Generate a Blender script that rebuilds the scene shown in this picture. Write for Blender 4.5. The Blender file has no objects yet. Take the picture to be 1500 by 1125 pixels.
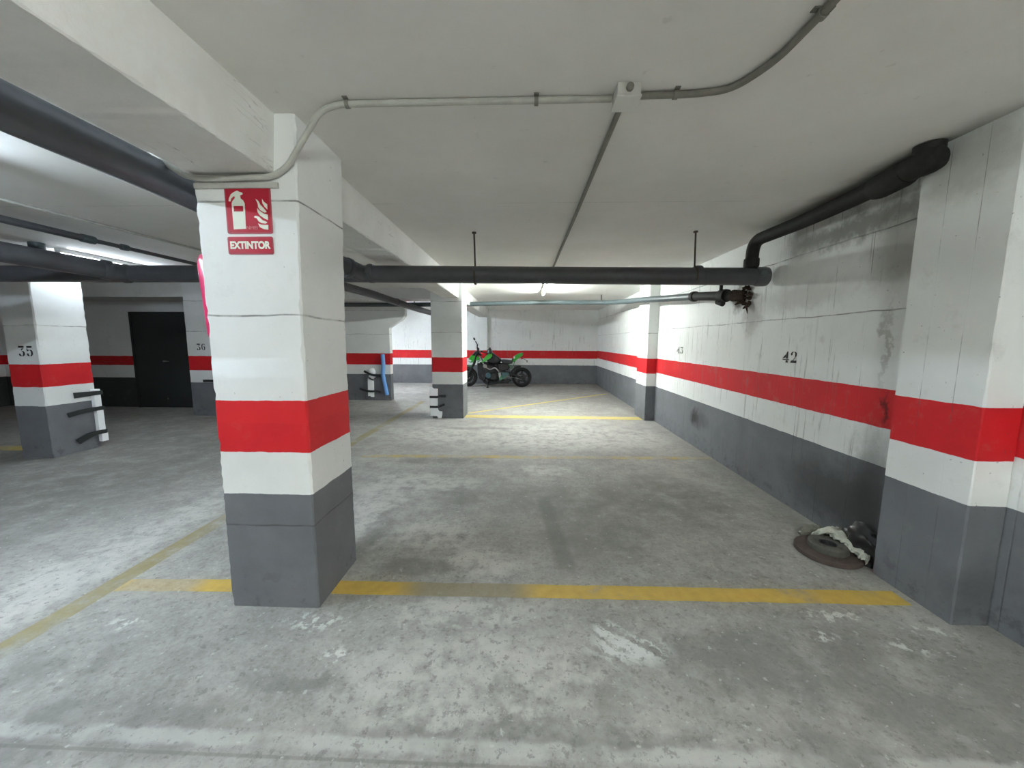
import bpy, bmesh, math, random
from mathutils import Vector, Matrix
random.seed(7)
SC = bpy.context.scene
COL = SC.collection
V = Vector
ZC = 2.33            # ceiling height
# ------------------------------------------------------------------ material helpers
class G:
    def __init__(s, name, rough=.8, spec=.3, metal=0.):
        s.m = bpy.data.materials.new(name); s.m.use_nodes = True
        s.t = s.m.node_tree; s.t.nodes.clear()
        s.out = s.t.nodes.new('ShaderNodeOutputMaterial')
        s.b = s.t.nodes.new('ShaderNodeBsdfPrincipled')
        s.t.links.new(s.b.outputs[0], s.out.inputs[0])
        s.b.inputs['Roughness'].default_value = rough
        s.b.inputs['Specular IOR Level'].default_value = spec
        s.b.inputs['Metallic'].default_value = metal
        s._pos = None
    def new(s, k): return s.t.nodes.new(k)
    def put(s, inp, v):
        if hasattr(v, 'is_output'): s.t.links.new(v, inp)
        elif isinstance(v, (tuple, list)) and len(v) == 3 and inp.type == 'RGBA': inp.default_value = (*v, 1)
        else: inp.default_value = v
    @property
    def pos(s):
        if s._pos is None:
            s._pos = s.new('ShaderNodeNewGeometry').outputs['Position']
        return s._pos
    def xyz(s, v=None):
        n = s.new('ShaderNodeSeparateXYZ'); s.put(n.inputs[0], v if v is not None else s.pos); return n.outputs[0], n.outputs[1], n.outputs[2]
    def ma(s, op, a, b=0., c=None):
        n = s.new('ShaderNodeMath'); n.operation = op
        s.put(n.inputs[0], a); s.put(n.inputs[1], b)
        if c is not None: s.put(n.inputs[2], c)
        return n.outputs[0]
    def vm(s, op, a, b=(0, 0, 0)):
        n = s.new('ShaderNodeVectorMath'); n.operation = op
        s.put(n.inputs[0], a); s.put(n.inputs[1], b)
        return n.outputs['Value'] if op == 'LENGTH' else n.outputs[0]
    def noise(s, scale=1, det=4, rough=.55, v=None, col=False):
        n = s.new('ShaderNodeTexNoise')
        s.put(n.inputs['Vector'], v if v is not None else s.pos)
        n.inputs['Scale'].default_value = scale; n.inputs['Detail'].default_value = det; n.inputs['Roughness'].default_value = rough
        return n.outputs['Color' if col else 'Fac']
    def sm(s, x, a, b, lo=0., hi=1.):
        n = s.new('ShaderNodeMapRange'); n.interpolation_type = 'SMOOTHSTEP'
        s.put(n.inputs['Value'], x)
        if a > b: a, b, lo, hi = b, a, hi, lo
        n.inputs['From Min'].default_value = a; n.inputs['From Max'].default_value = b
        n.inputs['To Min'].default_value = lo; n.inputs['To Max'].default_value = hi
        return n.outputs[0]
    def mix(s, f, a, b, mode='MIX'):
        n = s.new('ShaderNodeMix'); n.data_type = 'RGBA'; n.blend_type = mode
        s.put(n.inputs[0], f); s.put(n.inputs[6], a); s.put(n.inputs[7], b)
        return n.outputs[2]
    def ell(s, c, r, p=None, soft=.5):
        d = s.vm('SUBTRACT', p if p is not None else s.pos, c)
        d = s.vm('MULTIPLY', d, (1/r[0], 1/r[1], 1/r[2]))
        return s.sm(s.vm('LENGTH', d), 1., soft)
    def bump(s, h, strength=.3, dist=.01):
        n = s.new('ShaderNodeBump'); n.inputs['Strength'].default_value = strength; n.inputs['Distance'].default_value = dist
        s.put(n.inputs['Height'], h); s.t.links.new(n.outputs[0], s.b.inputs['Normal'])
    def color(s, c): s.put(s.b.inputs['Base Color'], c); return s

def simple(name, col, rough=.6, spec=.4, metal=0., var=.12, scale=30, bump=0.):
    g = G(name, rough, spec, metal)
    n = g.noise(scale, 3)
    lo = tuple(c*(1-var) for c in col); hi = tuple(min(1, c*(1+var)) for c in col)
    g.color(g.mix(n, lo, hi))
    if bump: g.bump(g.noise(scale*2, 3), bump, .004)
    return g.m

def emit(name, col, strength):
    g = G(name); g.color(col)
    g.put(g.b.inputs['Emission Color'], col); g.b.inputs['Emission Strength'].default_value = strength
    return g.m

def floor_colour(g):
    """bare stained concrete slab, in world coordinates"""
    x, y, z = g.xyz()
    wob = g.vm('MULTIPLY', g.vm('SUBTRACT', g.noise(3.2, 5, .65, col=True), (.5, .5, .5)), (.30, .22, 0))
    fine = g.vm('MULTIPLY', g.vm('SUBTRACT', g.noise(16, 4, .7, col=True), (.5, .5, .5)), (.12, .10, 0))
    p = g.vm('ADD', g.vm('ADD', g.pos, wob), fine)
    n1 = g.noise(.9, 6, .6); n2 = g.noise(4.5, 8, .68); n3 = g.noise(34, 5, .7); n4 = g.noise(13, 5, .6)
    t = g.ma('ADD', g.ma('ADD', g.ma('MULTIPLY', n1, .34), g.ma('MULTIPLY', n2, .36)), g.ma('MULTIPLY', g.noise(15, 8, .72), .30))
    c = g.mix(g.sm(t, .40, .61), (.200, .195, .180), (.362, .354, .331))
    c = g.mix(g.ma('MULTIPLY', g.sm(g.noise(48, 5, .7), .40, .62), .22), c, (.47, .465, .445))
    # broad pale worn fields and dark grimy ones
    pale = g.ma('MAXIMUM', g.ell((-.33, 1.68, 0), (.42, .13, 1), p), g.ell((-.15, 1.32, 0), (.75, .30, 1), p))
    for e in [((-.62, 2.45, 0), (.40, .30, 1)), ((-.85, 3.35, 0), (.6, .35, 1)), ((-1.25, 3.0, 0), (.35, .9, 1)),
              ((.25, 3.75, 0), (.35, .22, 1)), ((.1, 5.2, 0), (2.6, .9, 1)), ((-2.62, 1.9, 0), (.30, 1.2, 1)), ((-2.60, 2.9, 0), (.26, 1.0, 1)), ((-.25, 2.1, 0), (.3, .22, 1))]:
        pale = g.ma('MAXIMUM', pale, g.ell(e[0], e[1], p))
    pale = g.ma('MULTIPLY', pale, g.sm(g.ma('ADD', g.ma('MULTIPLY', n2, .5), g.ma('MULTIPLY', n4, .5)), .38, .58))
    c = g.mix(g.ma('MULTIPLY', pale, .80), c, (.495, .490, .458))
    dark = g.ell((-.55, 3.05, 0), (.42, .22, 1), p)
    for e in [((-.62, 2.05, 0), (.30, .10, 1)), ((.45, 3.0, 0), (.9, .45, 1)), ((1.3, 3.1, 0), (.55, .7, 1)), ((.55, 2.45, 0), (.5, .35, 1)),
              ((1.0, 1.45, 0), (.75, .22, 1)), ((.25, 1.25, 0), (.22, .12, 1)), ((-1.45, 1.15, 0), (.5, .10, 1)),
              ((-.95, 1.30, 0), (.28, .06, 1)), ((1.5, 1.2, 0), (.9, .6, 1)), ((-1.5, 1.08, 0), (.75, .13, 1)), ((.1, 1.12, 0), (.9, .06, 1)), ((-1.9, 1.35, 0), (.25, .2, 1)), ((-4.6, 3.2, 0), (1.75, 7.5, 1)), ((-.9, 4.0, 0), (.8, .12, 1)), ((-.7, 5.6, 0), (.7, .12, 1)), ((-1.05, 2.45, 0), (.12, .5, 1))]:
        dark = g.ma('MAXIMUM', dark, g.ell(e[0], e[1], p))
    dark = g.ma('MULTIPLY', dark, g.sm(n2, .78, .40))
    c = g.mix(g.ma('MULTIPLY', dark, .68), c, (.150, .147, .137))
    # tyre rubber strip
    u = g.ma('ABSOLUTE', g.ma('SUBTRACT', x, g.ma('MULTIPLY_ADD', y, -.095, .465)))
    u = g.ma('ADD', u, g.ma('MULTIPLY', g.ma('SUBTRACT', n4, .5), .05))
    ty = g.ma('MULTIPLY', g.sm(u, .085, .03), g.ma('MULTIPLY', g.sm(y, 1.94, 2.15), g.sm(y, 3.25, 2.95)))
    c = g.mix(g.ma('MULTIPLY', ty, .62), c, (.11, .108, .10))
    # scraped white marks in front of the bay line
    q = g.vm('ADD', g.vm('MULTIPLY', g.pos, (1, 1, 0)), fine)
    rx, ry, rz = g.xyz(q)
    s1 = g.ma('ADD', g.ma('MULTIPLY', rx, .80), g.ma('MULTIPLY', ry, .95))
    s2 = g.ma('SUBTRACT', g.ma('MULTIPLY', rx, 6.5), g.ma('MULTIPLY', ry, -14.))
    cmb = g.new('ShaderNodeCombineXYZ'); g.put(cmb.inputs[0], g.ma('MULTIPLY', g.ma('ADD', rx, ry), 14)); g.put(cmb.inputs[1], g.ma('MULTIPLY', g.ma('SUBTRACT', rx, ry), 2.5))
    streak = g.noise(1, 4, .6, v=cmb.outputs[0])
    sc = g.ma('MAXIMUM', g.ell((.47, 1.50, 0), (.24, .12, 1), q, .3), g.ell((.40, 1.60, 0), (.10, .09, 1), q, .3))
    sc = g.ma('MULTIPLY', sc, g.sm(streak, .42, .52))
    c = g.mix(g.ma('MULTIPLY', sc, .9), c, (.60, .62, .60))
    sp = g.ell((1.55, 1.74, 0), (.22, .06, 1), q, .2)
    for e in [((1.40, 1.60, 0), (.10, .05, 1)), ((1.75, 1.55, 0), (.16, .05, 1)), ((1.95, 1.66, 0), (.20, .05, 1)), ((-1.35, 1.80, 0), (.12, .05, 1)), ((-1.9, 1.56, 0), (.12, .05, 1)), ((-1.0, 1.60, 0), (.22, .08, 1)), ((-.80, 1.42, 0), (.10, .06, 1))]:
        sp = g.ma('MAXIMUM', sp, g.ell(e[0], e[1], q, .2))
    c = g.mix(g.ma('MULTIPLY', g.ma('MULTIPLY', sp, g.sm(g.noise(22, 4, .6), .50, .57)), .85), c, (.60, .61, .58))
    # pale laitance strip across the near edge
    yy = g.ma('ABSOLUTE', g.ma('SUBTRACT', g.ma('ADD', y, g.ma('MULTIPLY', g.ma('SUBTRACT', n4, .5), .05)), 1.075))
    st = g.ma('MULTIPLY', g.sm(yy, .035, .012), g.sm(g.noise(2.2, 4, .6), .38, .50))
    c = g.mix(g.ma('MULTIPLY', st, .65), c, (.46, .465, .44))
    yy2 = g.ma('ABSOLUTE', g.ma('SUBTRACT', y, 1.025))
    c = g.mix(g.ma('MULTIPLY', g.sm(yy2, .008, .003), .45), c, (.10, .095, .085))
    # pits and specks
    near = g.sm(y, 3.2, 1.6, .35, 1.)
    c = g.mix(g.ma('MULTIPLY', g.ma('MULTIPLY', g.sm(g.noise(19, 6, .75), .55, .62), near), .6), c, (.13, .127, .117))
    c = g.mix(g.ma('MULTIPLY', g.sm(n3, .57, .66), .55), c, (.09, .088, .08))
    c = g.mix(g.ma('MULTIPLY', g.sm(g.noise(26, 3, .6), .36, .30), .5), c, (.55, .55, .52))
    c = g.mix(.12, c, g.mix(n3, (.20, .195, .18), (.42, .41, .39)))
    # dirt gathering along the right wall
    c = g.mix(g.ma('MULTIPLY', g.sm(g.ma('ADD', x, g.ma('MULTIPLY', n2, .25)), 2.05, 2.26), .35), c, (.16, .155, .14))
    return c, g.ma('ADD', n3, n4)

def mat_floor():
    g = G('bare_concrete', .72, .35)
    c, h = floor_colour(g); g.color(c)
    g.bump(h, .25, .006)
    return g.m
def mat_line(name, wear, col=(.60, .40, .07)):
    g = G(name, .65, .35)
    c, h = floor_colour(g)
    x, y, z = g.xyz()
    n = g.noise(7, 6, .7); n2 = g.noise(1.6, 3, .5)
    f = g.sm(g.ma('ADD', g.ma('MULTIPLY', n, .55), g.ma('MULTIPLY', n2, .45)), wear-.06, wear+.12, .18, .95)
    dull = g.mix(g.noise(18, 4), tuple(k*.62 for k in col), col)
    if name == 'bay_line_paint':   # rubbed grey-brown between the tyres
        rub = g.ell((-.30, 1.85, 0), (.42, .6, 1), soft=.5)
        f = g.mix(rub, f, (.72, .72, .72)); dull = g.mix(rub, dull, (.235, .195, .105))
        f = g.mix(g.ell((-2.0, 1.82, 0), (.28, .6, 1), soft=.5), f, (.38, .38, .38))
    g.color(g.mix(f, c, dull)); g.bump(h, .2, .005)
    return g.m

GREY = (.160, .166, .178); RED = (.56, .013, .018); WHITE = (.74, .755, .74)
def mat_bands(name, zs, seams=(), boards=None, stains_and_patches=(), grime=.25, drips=False, step=None, GREY=GREY):
    g = G(name, .66, .26)
    x, y, z = g.xyz()
    w = g.ma('MULTIPLY', g.ma('SUBTRACT', g.noise(9, 3, .6), .5), .012)
    zz = g.ma('ADD', z, w)
    n = g.noise(3, 6, .6); nf = g.noise(40, 4, .65)
    wh = g.mix(g.sm(n, .3, .7), tuple(k*.93 for k in WHITE), WHITE)
    rd = g.mix(g.sm(n, .3, .7), (.49, .012, .017), RED)
    gy = g.mix(g.sm(n, .3, .7), tuple(k*.82 for k in GREY), GREY)
    if step:   # repaint line inside the red band
        rd = g.mix(g.sm(zz, step-.004, step+.001, .0, .35), rd, (.60, .02, .022))
    def st(v, e): return g.sm(v, e-.0015, e+.0015)
    c = g.mix(st(zz, zs[0]), gy, wh)
    c = g.mix(st(zz, zs[1]), c, rd)
    c = g.mix(st(zz, zs[2]), c, wh)
    h = g.ma('MULTIPLY', nf, .35)
    nl = g.noise(5, 4, .6)
    for s_ in seams:
        d = g.ma('ABSOLUTE', g.ma('SUBTRACT', g.ma('ADD', z, g.ma('MULTIPLY', g.ma('SUBTRACT', g.noise(3, 2), .5), .03)), s_))
        f = g.sm(d, .006, .002)
        c = g.mix(g.ma('MULTIPLY', f, g.sm(nl, .35, .6, .2, .75)), c, (.07, .07, .065))
        h = g.ma('SUBTRACT', h, g.ma('MULTIPLY', f, 1.5))
    if boards:
        ax, per = boards
        q = (x, y)[ax]
        fr = g.ma('FRACT', g.ma('DIVIDE', g.ma('ADD', q, g.ma('MULTIPLY', g.noise(.8, 1, v=g.vm('MULTIPLY', g.pos, (1, 1, .15))), .10)), per))
        d = g.ma('ABSOLUTE', g.ma('SUBTRACT', fr, .5))
        f = g.sm(d, .016, .006)
        msk = g.sm(g.noise(2.6, 4, .65), .44, .60)
        c = g.mix(g.ma('MULTIPLY', g.ma('MULTIPLY', f, msk), .58), c, (.07, .07, .068))
        h = g.ma('SUBTRACT', h, g.ma('MULTIPLY', f, .8))
        cell = g.ma('FLOOR', g.ma('DIVIDE', q, per/2))
        wn = g.new('ShaderNodeTexWhiteNoise'); wn.noise_dimensions = '1D'; g.put(wn.inputs['W'], cell)
        h = g.ma('ADD', h, g.ma('MULTIPLY', wn.outputs[0], .5))
    if drips:
        v = g.vm('MULTIPLY', g.pos, (26, 26, 1.6))
        dn = g.noise(1, 5, .65, v=v)
        msk = g.sm(g.noise(1.3, 3, .5), .40, .62)
        c = g.mix(g.ma('MULTIPLY', g.ma('MULTIPLY', g.sm(dn, .56, .68), msk), .55), c, (.12, .115, .10))
    # specks and general grime
    c = g.mix(g.ma('MULTIPLY', g.sm(g.noise(55, 2, .4), .74, .78), .5), c, (.06, .06, .06))
    c = g.mix(g.ma('MULTIPLY', g.sm(g.noise(6, 5, .7), .55, .75), grime), c, (.22, .21, .18))
    for (cc, rr, col, k) in stains_and_patches:
        p = g.vm('ADD', g.pos, g.vm('MULTIPLY', g.vm('SUBTRACT', g.noise(7, 5, .7, col=True), (.5, .5, .5)), (.10, .25, .25)))
        c = g.mix(g.ma('MULTIPLY', g.ell(cc, rr, p, .2), k), c, col)
    # scuffs near the floor
    c = g.mix(g.ma('MULTIPLY', g.ma('MULTIPLY', g.sm(z, .32, .03), g.sm(g.noise(11, 5, .7), .52, .66)), .45), c, (.05, .05, .05))
    g.color(c); g.bump(h, .35, .004)
    return g.m

def mat_ceiling():
    g = G('ceiling_paint', .8, .25)
    n = g.noise(1.4, 6, .6); m = g.noise(14, 5, .6)
    c = g.mix(g.sm(n, .3, .7), (.72, .715, .68), (.79, .785, .755))
    c = g.mix(g.ma('MULTIPLY', g.sm(m, .66, .74), .25), c, (.35, .34, .31))
    # darker tone along the branch pipe by the right wall, and rust by the lamp hooks
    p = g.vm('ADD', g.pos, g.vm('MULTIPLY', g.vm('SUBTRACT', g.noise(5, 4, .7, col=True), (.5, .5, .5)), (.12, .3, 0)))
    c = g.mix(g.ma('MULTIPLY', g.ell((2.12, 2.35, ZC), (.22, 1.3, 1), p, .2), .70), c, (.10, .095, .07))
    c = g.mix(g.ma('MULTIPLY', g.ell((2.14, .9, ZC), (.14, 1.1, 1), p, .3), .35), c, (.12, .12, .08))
    # board marks
    x, y, z = g.xyz()
    for yy in (2.75, 4.35, 5.6):
        d = g.ma('ABSOLUTE', g.ma('SUBTRACT', y, yy))
        c = g.mix(g.ma('MULTIPLY', g.ma('MULTIPLY', g.sm(d, .006, .002), g.sm(g.noise(3, 3), .45, .6)), .3), c, (.2, .19, .17))
    g.color(c); g.bump(g.ma('ADD', m, g.ma('MULTIPLY', g.noise(60, 3), .4)), .25, .004)
    return g.m
def mat_beam():
    g = G('beam_paint', .75, .3)
    n = g.noise(2, 6, .65); m = g.noise(22, 5, .6)
    c = g.mix(g.sm(n, .3, .7), (.62, .62, .59), (.72, .72, .70))
    v = g.vm('MULTIPLY', g.pos, (8, .9, 8))
    cr = g.noise(1, 4, .7, v=v)
    c = g.mix(g.ma('MULTIPLY', g.ma('MULTIPLY', g.sm(g.ma('ABSOLUTE', g.ma('SUBTRACT', cr, .5)), .006, .001), g.sm(g.noise(1.1, 2), .52, .62)), .5), c, (.16, .16, .14))
    c = g.mix(g.ma('MULTIPLY', g.sm(m, .70, .76), .25), c, (.3, .29, .27))
    g.color(c); g.bump(m, .5, .006)
    return g.m

M = {}
M['floor'] = mat_floor()
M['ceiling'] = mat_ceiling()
M['beam'] = mat_beam()
M['pillar'] = mat_bands('pillar_paint', (.60, .812, 1.064), seams=(.437, 1.462, 1.968), grime=.12, step=.955)
M['pillar_small'] = mat_bands('pillar_paint_plain', (.60, .815, 1.070), seams=(1.50, 2.02), grime=.15)
M['pillar_board'] = mat_bands('pillar_paint_boarded', (.60, .815, 1.064), boards=(1, .15), grime=.22,
    stains_and_patches=[((2.07, 1.9, 2.2), (.3, .35, .25), (.20, .20, .15), .5), ((2.2, 1.6, .15), (.4, .3, .25), (.05, .05, .05), .45)])
M['wall_right'] = mat_bands('boarded_wall_paint', (.598, .835, 1.072), seams=(1.548, 2.045), boards=(1, .265), drips=True, grime=.25,
    stains_and_patches=[((2.2, 4.78, .375), (.5, .17, .17), (.018, .018, .018), .95), ((2.2, 4.62, .36), (.5, .30, .15), (.05, .05, .05), .55),
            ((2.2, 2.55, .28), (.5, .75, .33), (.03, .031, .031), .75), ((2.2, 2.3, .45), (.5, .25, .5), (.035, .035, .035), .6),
            ((2.2, 2.6, 2.12), (.5, .95, .15), (.10, .095, .075), .75), ((2.2, 2.32, 1.9), (.5, .3, .35), (.16, .155, .13), .5),  # first entry darkens a strip of wall under the branch pipe
            ((2.2, 3.7, 1.62), (.5, .22, .30), (.16, .14, .12), .55), ((2.2, 3.95, 1.75), (.5, .16, .12), (.08, .06, .05), .7),
            ((2.2, 3.1, 1.72), (.5, .7, .15), (.3, .29, .26), .4), ((2.2, 2.27, .95), (.5, .035, .14), (.06, .004, .004), .8),
            ((2.2, 2.32, 1.35), (.5, .03, .35), (.2, .2, .18), .5)])
M['wall_back'] = mat_bands('back_wall_paint', (.60, .812, 1.062), grime=.30, drips=True)
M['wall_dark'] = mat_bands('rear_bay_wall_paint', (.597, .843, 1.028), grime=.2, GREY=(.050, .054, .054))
M['bay_line'] = mat_line('bay_line_paint', .36)
M['aisle_line'] = mat_line('aisle_line_paint', .42, (.30, .26, .125))
M['worn_line'] = mat_line('worn_line_paint', .50, (.50, .38, .13))
M['far_line'] = mat_line('far_line_paint', .38, (.66, .52, .16))
M['pipe'] = simple('dark_grey_plastic_pipe', (.058, .060, .066), .42, .5, var=.25, scale=12)
M['pipe_black'] = simple('grimy_black_pipe', (.018, .018, .016), .7, .25, var=.4, scale=25, bump=.3)
M['pipe_grey'] = simple('grey_green_pipe', (.065, .085, .09), .45, .45, var=.2, scale=9)
M['conduit'] = simple('painted_steel_conduit', (.42, .42, .38), .55, .4, var=.3, scale=14)
M['conduit_dark'] = simple('dirty_painted_conduit', (.20, .195, .17), .6, .35, var=.35, scale=14)
M['rod'] = simple('rusty_threaded_rod', (.06, .05, .04), .7, .3)
M['rust'] = simple('flaking_rust', (.045, .030, .022), .9, .2, var=.5, scale=40, bump=.6)
M['white_plastic'] = simple('white_plastic_box', (.62, .62, .58), .5, .4, var=.05)
M['lamp_white'] = simple('lamp_housing_white', (.75, .76, .74), .5, .4, var=.04)
M['sign_red'] = simple('sign_red', (.42, .016, .035), .4, .45, var=.06)
M['sign_white'] = simple('sign_photoluminescent_white', (.72, .77, .66), .5, .4, var=.04)
M['sign_edge'] = simple('sign_pale_red_edge', (.36, .07, .09), .5, .4, var=.05)
M['sign_pale'] = simple('sign_small_print', (.55, .22, .22), .5, .4, var=.05)
M['black_paint'] = simple('stencil_black', (.022, .022, .020), .7, .3, var=.4, scale=60)
M['faded_paint'] = simple('stencil_faded', (.17, .17, .155), .7, .3, var=.5, scale=60)
M['foam'] = simple('white_foam', (.92, .94, .95), .8, .2, var=.03)
M['strap'] = simple('black_rubber_strap', (.018, .022, .022), .6, .4)
M['noodle'] = simple('light_blue_foam', (.16, .36, .72), .7, .3, var=.06)
M['door'] = simple('dark_grey_door_steel', (.030, .034, .034), .6, .3, var=.1, scale=3)
M['door_frame'] = simple('dark_door_frame', (.022, .024, .024), .5, .3)
M['steel'] = simple('brushed_steel', (.35, .36, .36), .35, .5, metal=.8)
M['ext_red'] = simple('extinguisher_red', (.50, .03, .10), .2, .6, var=.05)
M['black_plastic'] = simple('black_plastic', (.02, .02, .022), .4, .5)
M['disc_rust'] = simple('rusty_cast_iron', (.085, .064, .055), .75, .3, var=.35, scale=35, bump=.4)
M['disc_hat'] = simple('oxidised_disc_hat', (.095, .093, .080), .7, .3, var=.3, scale=45, bump=.3)
M['rag_white'] = simple('dirty_white_rag', (.50, .52, .45), .9, .2, var=.25, scale=25, bump=.3)
M['rag_grey'] = simple('dirty_grey_rag', (.17, .17, .14), .9, .2, var=.4, scale=30, bump=.3)
M['bag_black'] = simple('black_bin_bag', (.010, .010, .010), .38, .5, var=.2)
M['green'] = simple('glossy_lime_green', (.035, .30, .025), .22, .6, var=.12, scale=6)
M['green_dark'] = simple('metallic_green_frame', (.06, .20, .10), .35, .5, metal=.3)
M['bike_black'] = simple('gloss_black_panel', (.012, .013, .014), .25, .6)
M['tyre'] = simple('tyre_rubber', (.018, .018, .018), .85, .2, var=.2, bump=.3, scale=60)
M['engine'] = simple('dark_engine_metal', (.018, .02, .02), .45, .5, metal=.5)
M['alloy'] = simple('polished_alloy', (.42, .44, .43), .3, .5, metal=.9)
M['teal'] = simple('blue_green_cover', (.06, .11, .13), .35, .5, metal=.5)
M['tail_red'] = simple('tail_light_red', (.30, .02, .02), .25, .6)
M['lens'] = simple('headlamp_lens', (.62, .70, .66), .1, .8)
M['grey_plastic'] = simple('grey_plate_holder', (.25, .24, .23), .6, .3)

# ------------------------------------------------------------------ mesh helpers
def finish(bm, sharp=38):
    bmesh.ops.recalc_face_normals(bm, faces=bm.faces[:])
    for f in bm.faces: f.smooth = True
    lim = math.radians(sharp)
    for e in bm.edges:
        if len(e.link_faces) == 2:
            e.smooth = e.calc_face_angle(0) < lim
        else: e.smooth = False
LOC = {}
def obj(name, bm, mat, parent=None, label=None, cat=None, group=None, kind=None, origin=None, sharp=38):
    finish(bm, sharp)
    me = bpy.data.meshes.new(name)
    if parent is not None: o0 = LOC[parent.name]
    elif origin is not None: o0 = V(origin)
    elif kind == 'structure': o0 = V((0, 0, 0))
    else:
        xs = [v.co.x for v in bm.verts]; ys = [v.co.y for v in bm.verts]; zs = [v.co.z for v in bm.verts]
        o0 = V(((min(xs)+max(xs))/2, (min(ys)+max(ys))/2, min(zs)))
    bmesh.ops.translate(bm, verts=bm.verts[:], vec=-o0)
    bm.to_mesh(me); bm.free()
    mats = mat if isinstance(mat, (list, tuple)) else [mat]
    for m in mats: me.materials.append(m)
    o = bpy.data.objects.new(name, me); COL.objects.link(o)
    LOC[o.name] = o0
    if parent is not None: o.parent = parent
    else: o.location = o0
    for k, v in (('label', label), ('category', cat), ('group', group), ('kind', kind)):
        if v: o[k] = v
    return o
def thing(name, label, cat, loc=(0, 0, 0), group=None):
    o = bpy.data.objects.new(name, None); COL.objects.link(o); o.location = loc; o.empty_display_size = .1
    LOC[o.name] = V(loc); o['label'] = label; o['category'] = cat
    if group: o['group'] = group
    return o
def box(bm, x0, x1, y0, y1, z0, z1, bev=0.):
    vs = [bm.verts.new((x, y, z)) for z in (z0, z1) for y in (y0, y1) for x in (x0, x1)]
    fs = [(0, 2, 3, 1), (4, 5, 7, 6), (0, 1, 5, 4), (2, 6, 7, 3), (0, 4, 6, 2), (1, 3, 7, 5)]
    F = [bm.faces.new([vs[i] for i in f]) for f in fs]
    if bev:
        es = list({e for f in F for e in f.edges})
        bmesh.ops.bevel(bm, geom=es, offset=bev, segments=2, affect='EDGES', profile=.5)
    return bm
def rbox(x0, x1, y0, y1, z0, z1, axis, step=.05, jit=.003, ch=.008, off=None):
    """box with worn, slightly wavy arrises, swept along axis; off(t)->(du,dv) optional"""
    bm = bmesh.new()
    lo = (x0, y0, z0); hi = (x1, y1, z1)
    a = axis; b, c = [i for i in (0, 1, 2) if i != a]
    n = max(2, int((hi[a]-lo[a])/step))
    rings = []
    for i in range(n+1):
        t = lo[a]+(hi[a]-lo[a])*i/n
        corners = [(lo[b], lo[c], 1, 1), (hi[b], lo[c], -1, 1), (hi[b], hi[c], -1, -1), (lo[b], hi[c], 1, -1)]
        ring = []
        for k, (u, w, su, sw) in enumerate(corners):
            j = random.random()**3*jit*2.5
            cu = ch+j+random.uniform(-.3, .3)*jit; cw = ch+j+random.uniform(-.3, .3)*jit
            pa = (u+su*cu, w+random.uniform(-.5, .5)*jit*.4); pb = (u+random.uniform(-.5, .5)*jit*.4, w+sw*cw)
            prs = (pb, pa) if k in (0, 2) else (pa, pb)
            for (pu, pw) in prs:
                co = [0, 0, 0]; co[a] = t; co[b] = pu; co[c] = pw
                if off:
                    d = off(t, pu, pw); co[b] += d[0]; co[c] += d[1]
                ring.append(bm.verts.new(co))
        rings.append(ring)
    for r0, r1 in zip(rings, rings[1:]):
        for k in range(8): bm.faces.new((r0[k], r0[(k+1) % 8], r1[(k+1) % 8], r1[k]))
    bm.faces.new(rings[0]); bm.faces.new(rings[-1])
    return bm
def tube(bm, pts, r, seg=12, caps=True):
    pts = [V(p) for p in pts]; n = len(pts)
    rs = r if isinstance(r, (list, tuple)) else [r]*n
    tang = []
    for i in range(n):
        d = (pts[min(n-1, i+1)]-pts[max(0, i-1)])
        tang.append(d.normalized())
    up = V((0, 0, 1)) if abs(tang[0].z) < .9 else V((1, 0, 0))
    u = tang[0].cross(up).normalized(); rings = []
    for i in range(n):
        t = tang[i]
        u = (u-t*u.dot(t)).normalized(); w = t.cross(u)
        rings.append([bm.verts.new(pts[i]+(u*math.cos(q)+w*math.sin(q))*rs[i]) for q in [2*math.pi*k/seg for k in range(seg)]])
    for a, b in zip(rings, rings[1:]):
        for k in range(seg): bm.faces.new((a[k], a[(k+1) % seg], b[(k+1) % seg], b[k]))
    if caps: bm.faces.new(rings[0][::-1]); bm.faces.new(rings[-1])
    return bm
def smooth(pts, n=6):
    P = [V(p) for p in pts]; P = [P[0]*2-P[1]]+P+[P[-1]*2-P[-2]]; out = []
    for i in range(1, len(P)-2):
        for k in range(n):
            t = k/n; a, b, c, d = P[i-1:i+3]
            out.append(.5*((2*b)+(c-a)*t+(2*a-5*b+4*c-d)*t*t+(3*b-a-3*c+d)*t**3))
    out.append(P[-2]); return out
def rounded(pts, r, n=6):
    """polyline with filleted corners"""
    P = [V(p) for p in pts]; out = [P[0]]
    for i in range(1, len(P)-1):
        a = (P[i-1]-P[i]); b = (P[i+1]-P[i]); rr = min(r, a.length*.45, b.length*.45)
        p0 = P[i]+a.normalized()*rr; p1 = P[i]+b.normalized()*rr
        for k in range(n+1):
            t = k/n; out.append(p0*(1-t)**2+P[i]*2*t*(1-t)+p1*t*t)
    out.append(P[-1]); return out
def lathe(bm, prof, origin, axis='Z', seg=32):
    """prof: (radius, height) list, closed ends where radius is 0"""
    O = V(origin); rings = []
    def P(rad, h, q):
        c, s = math.cos(q)*rad, math.sin(q)*rad
        return O+{'Z': V((c, s, h)), 'Y': V((c, h, s)), 'X': V((h, c, s))}[axis]
    for (rad, h) in prof:
        rings.append([bm.verts.new(P(max(rad, 1e-4), h, 2*math.pi*k/seg)) for k in range(seg)])
    for a, b in zip(rings, rings[1:]):
        for k in range(seg): bm.faces.new((a[k], a[(k+1) % seg], b[(k+1) % seg], b[k]))
    return bm
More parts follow.
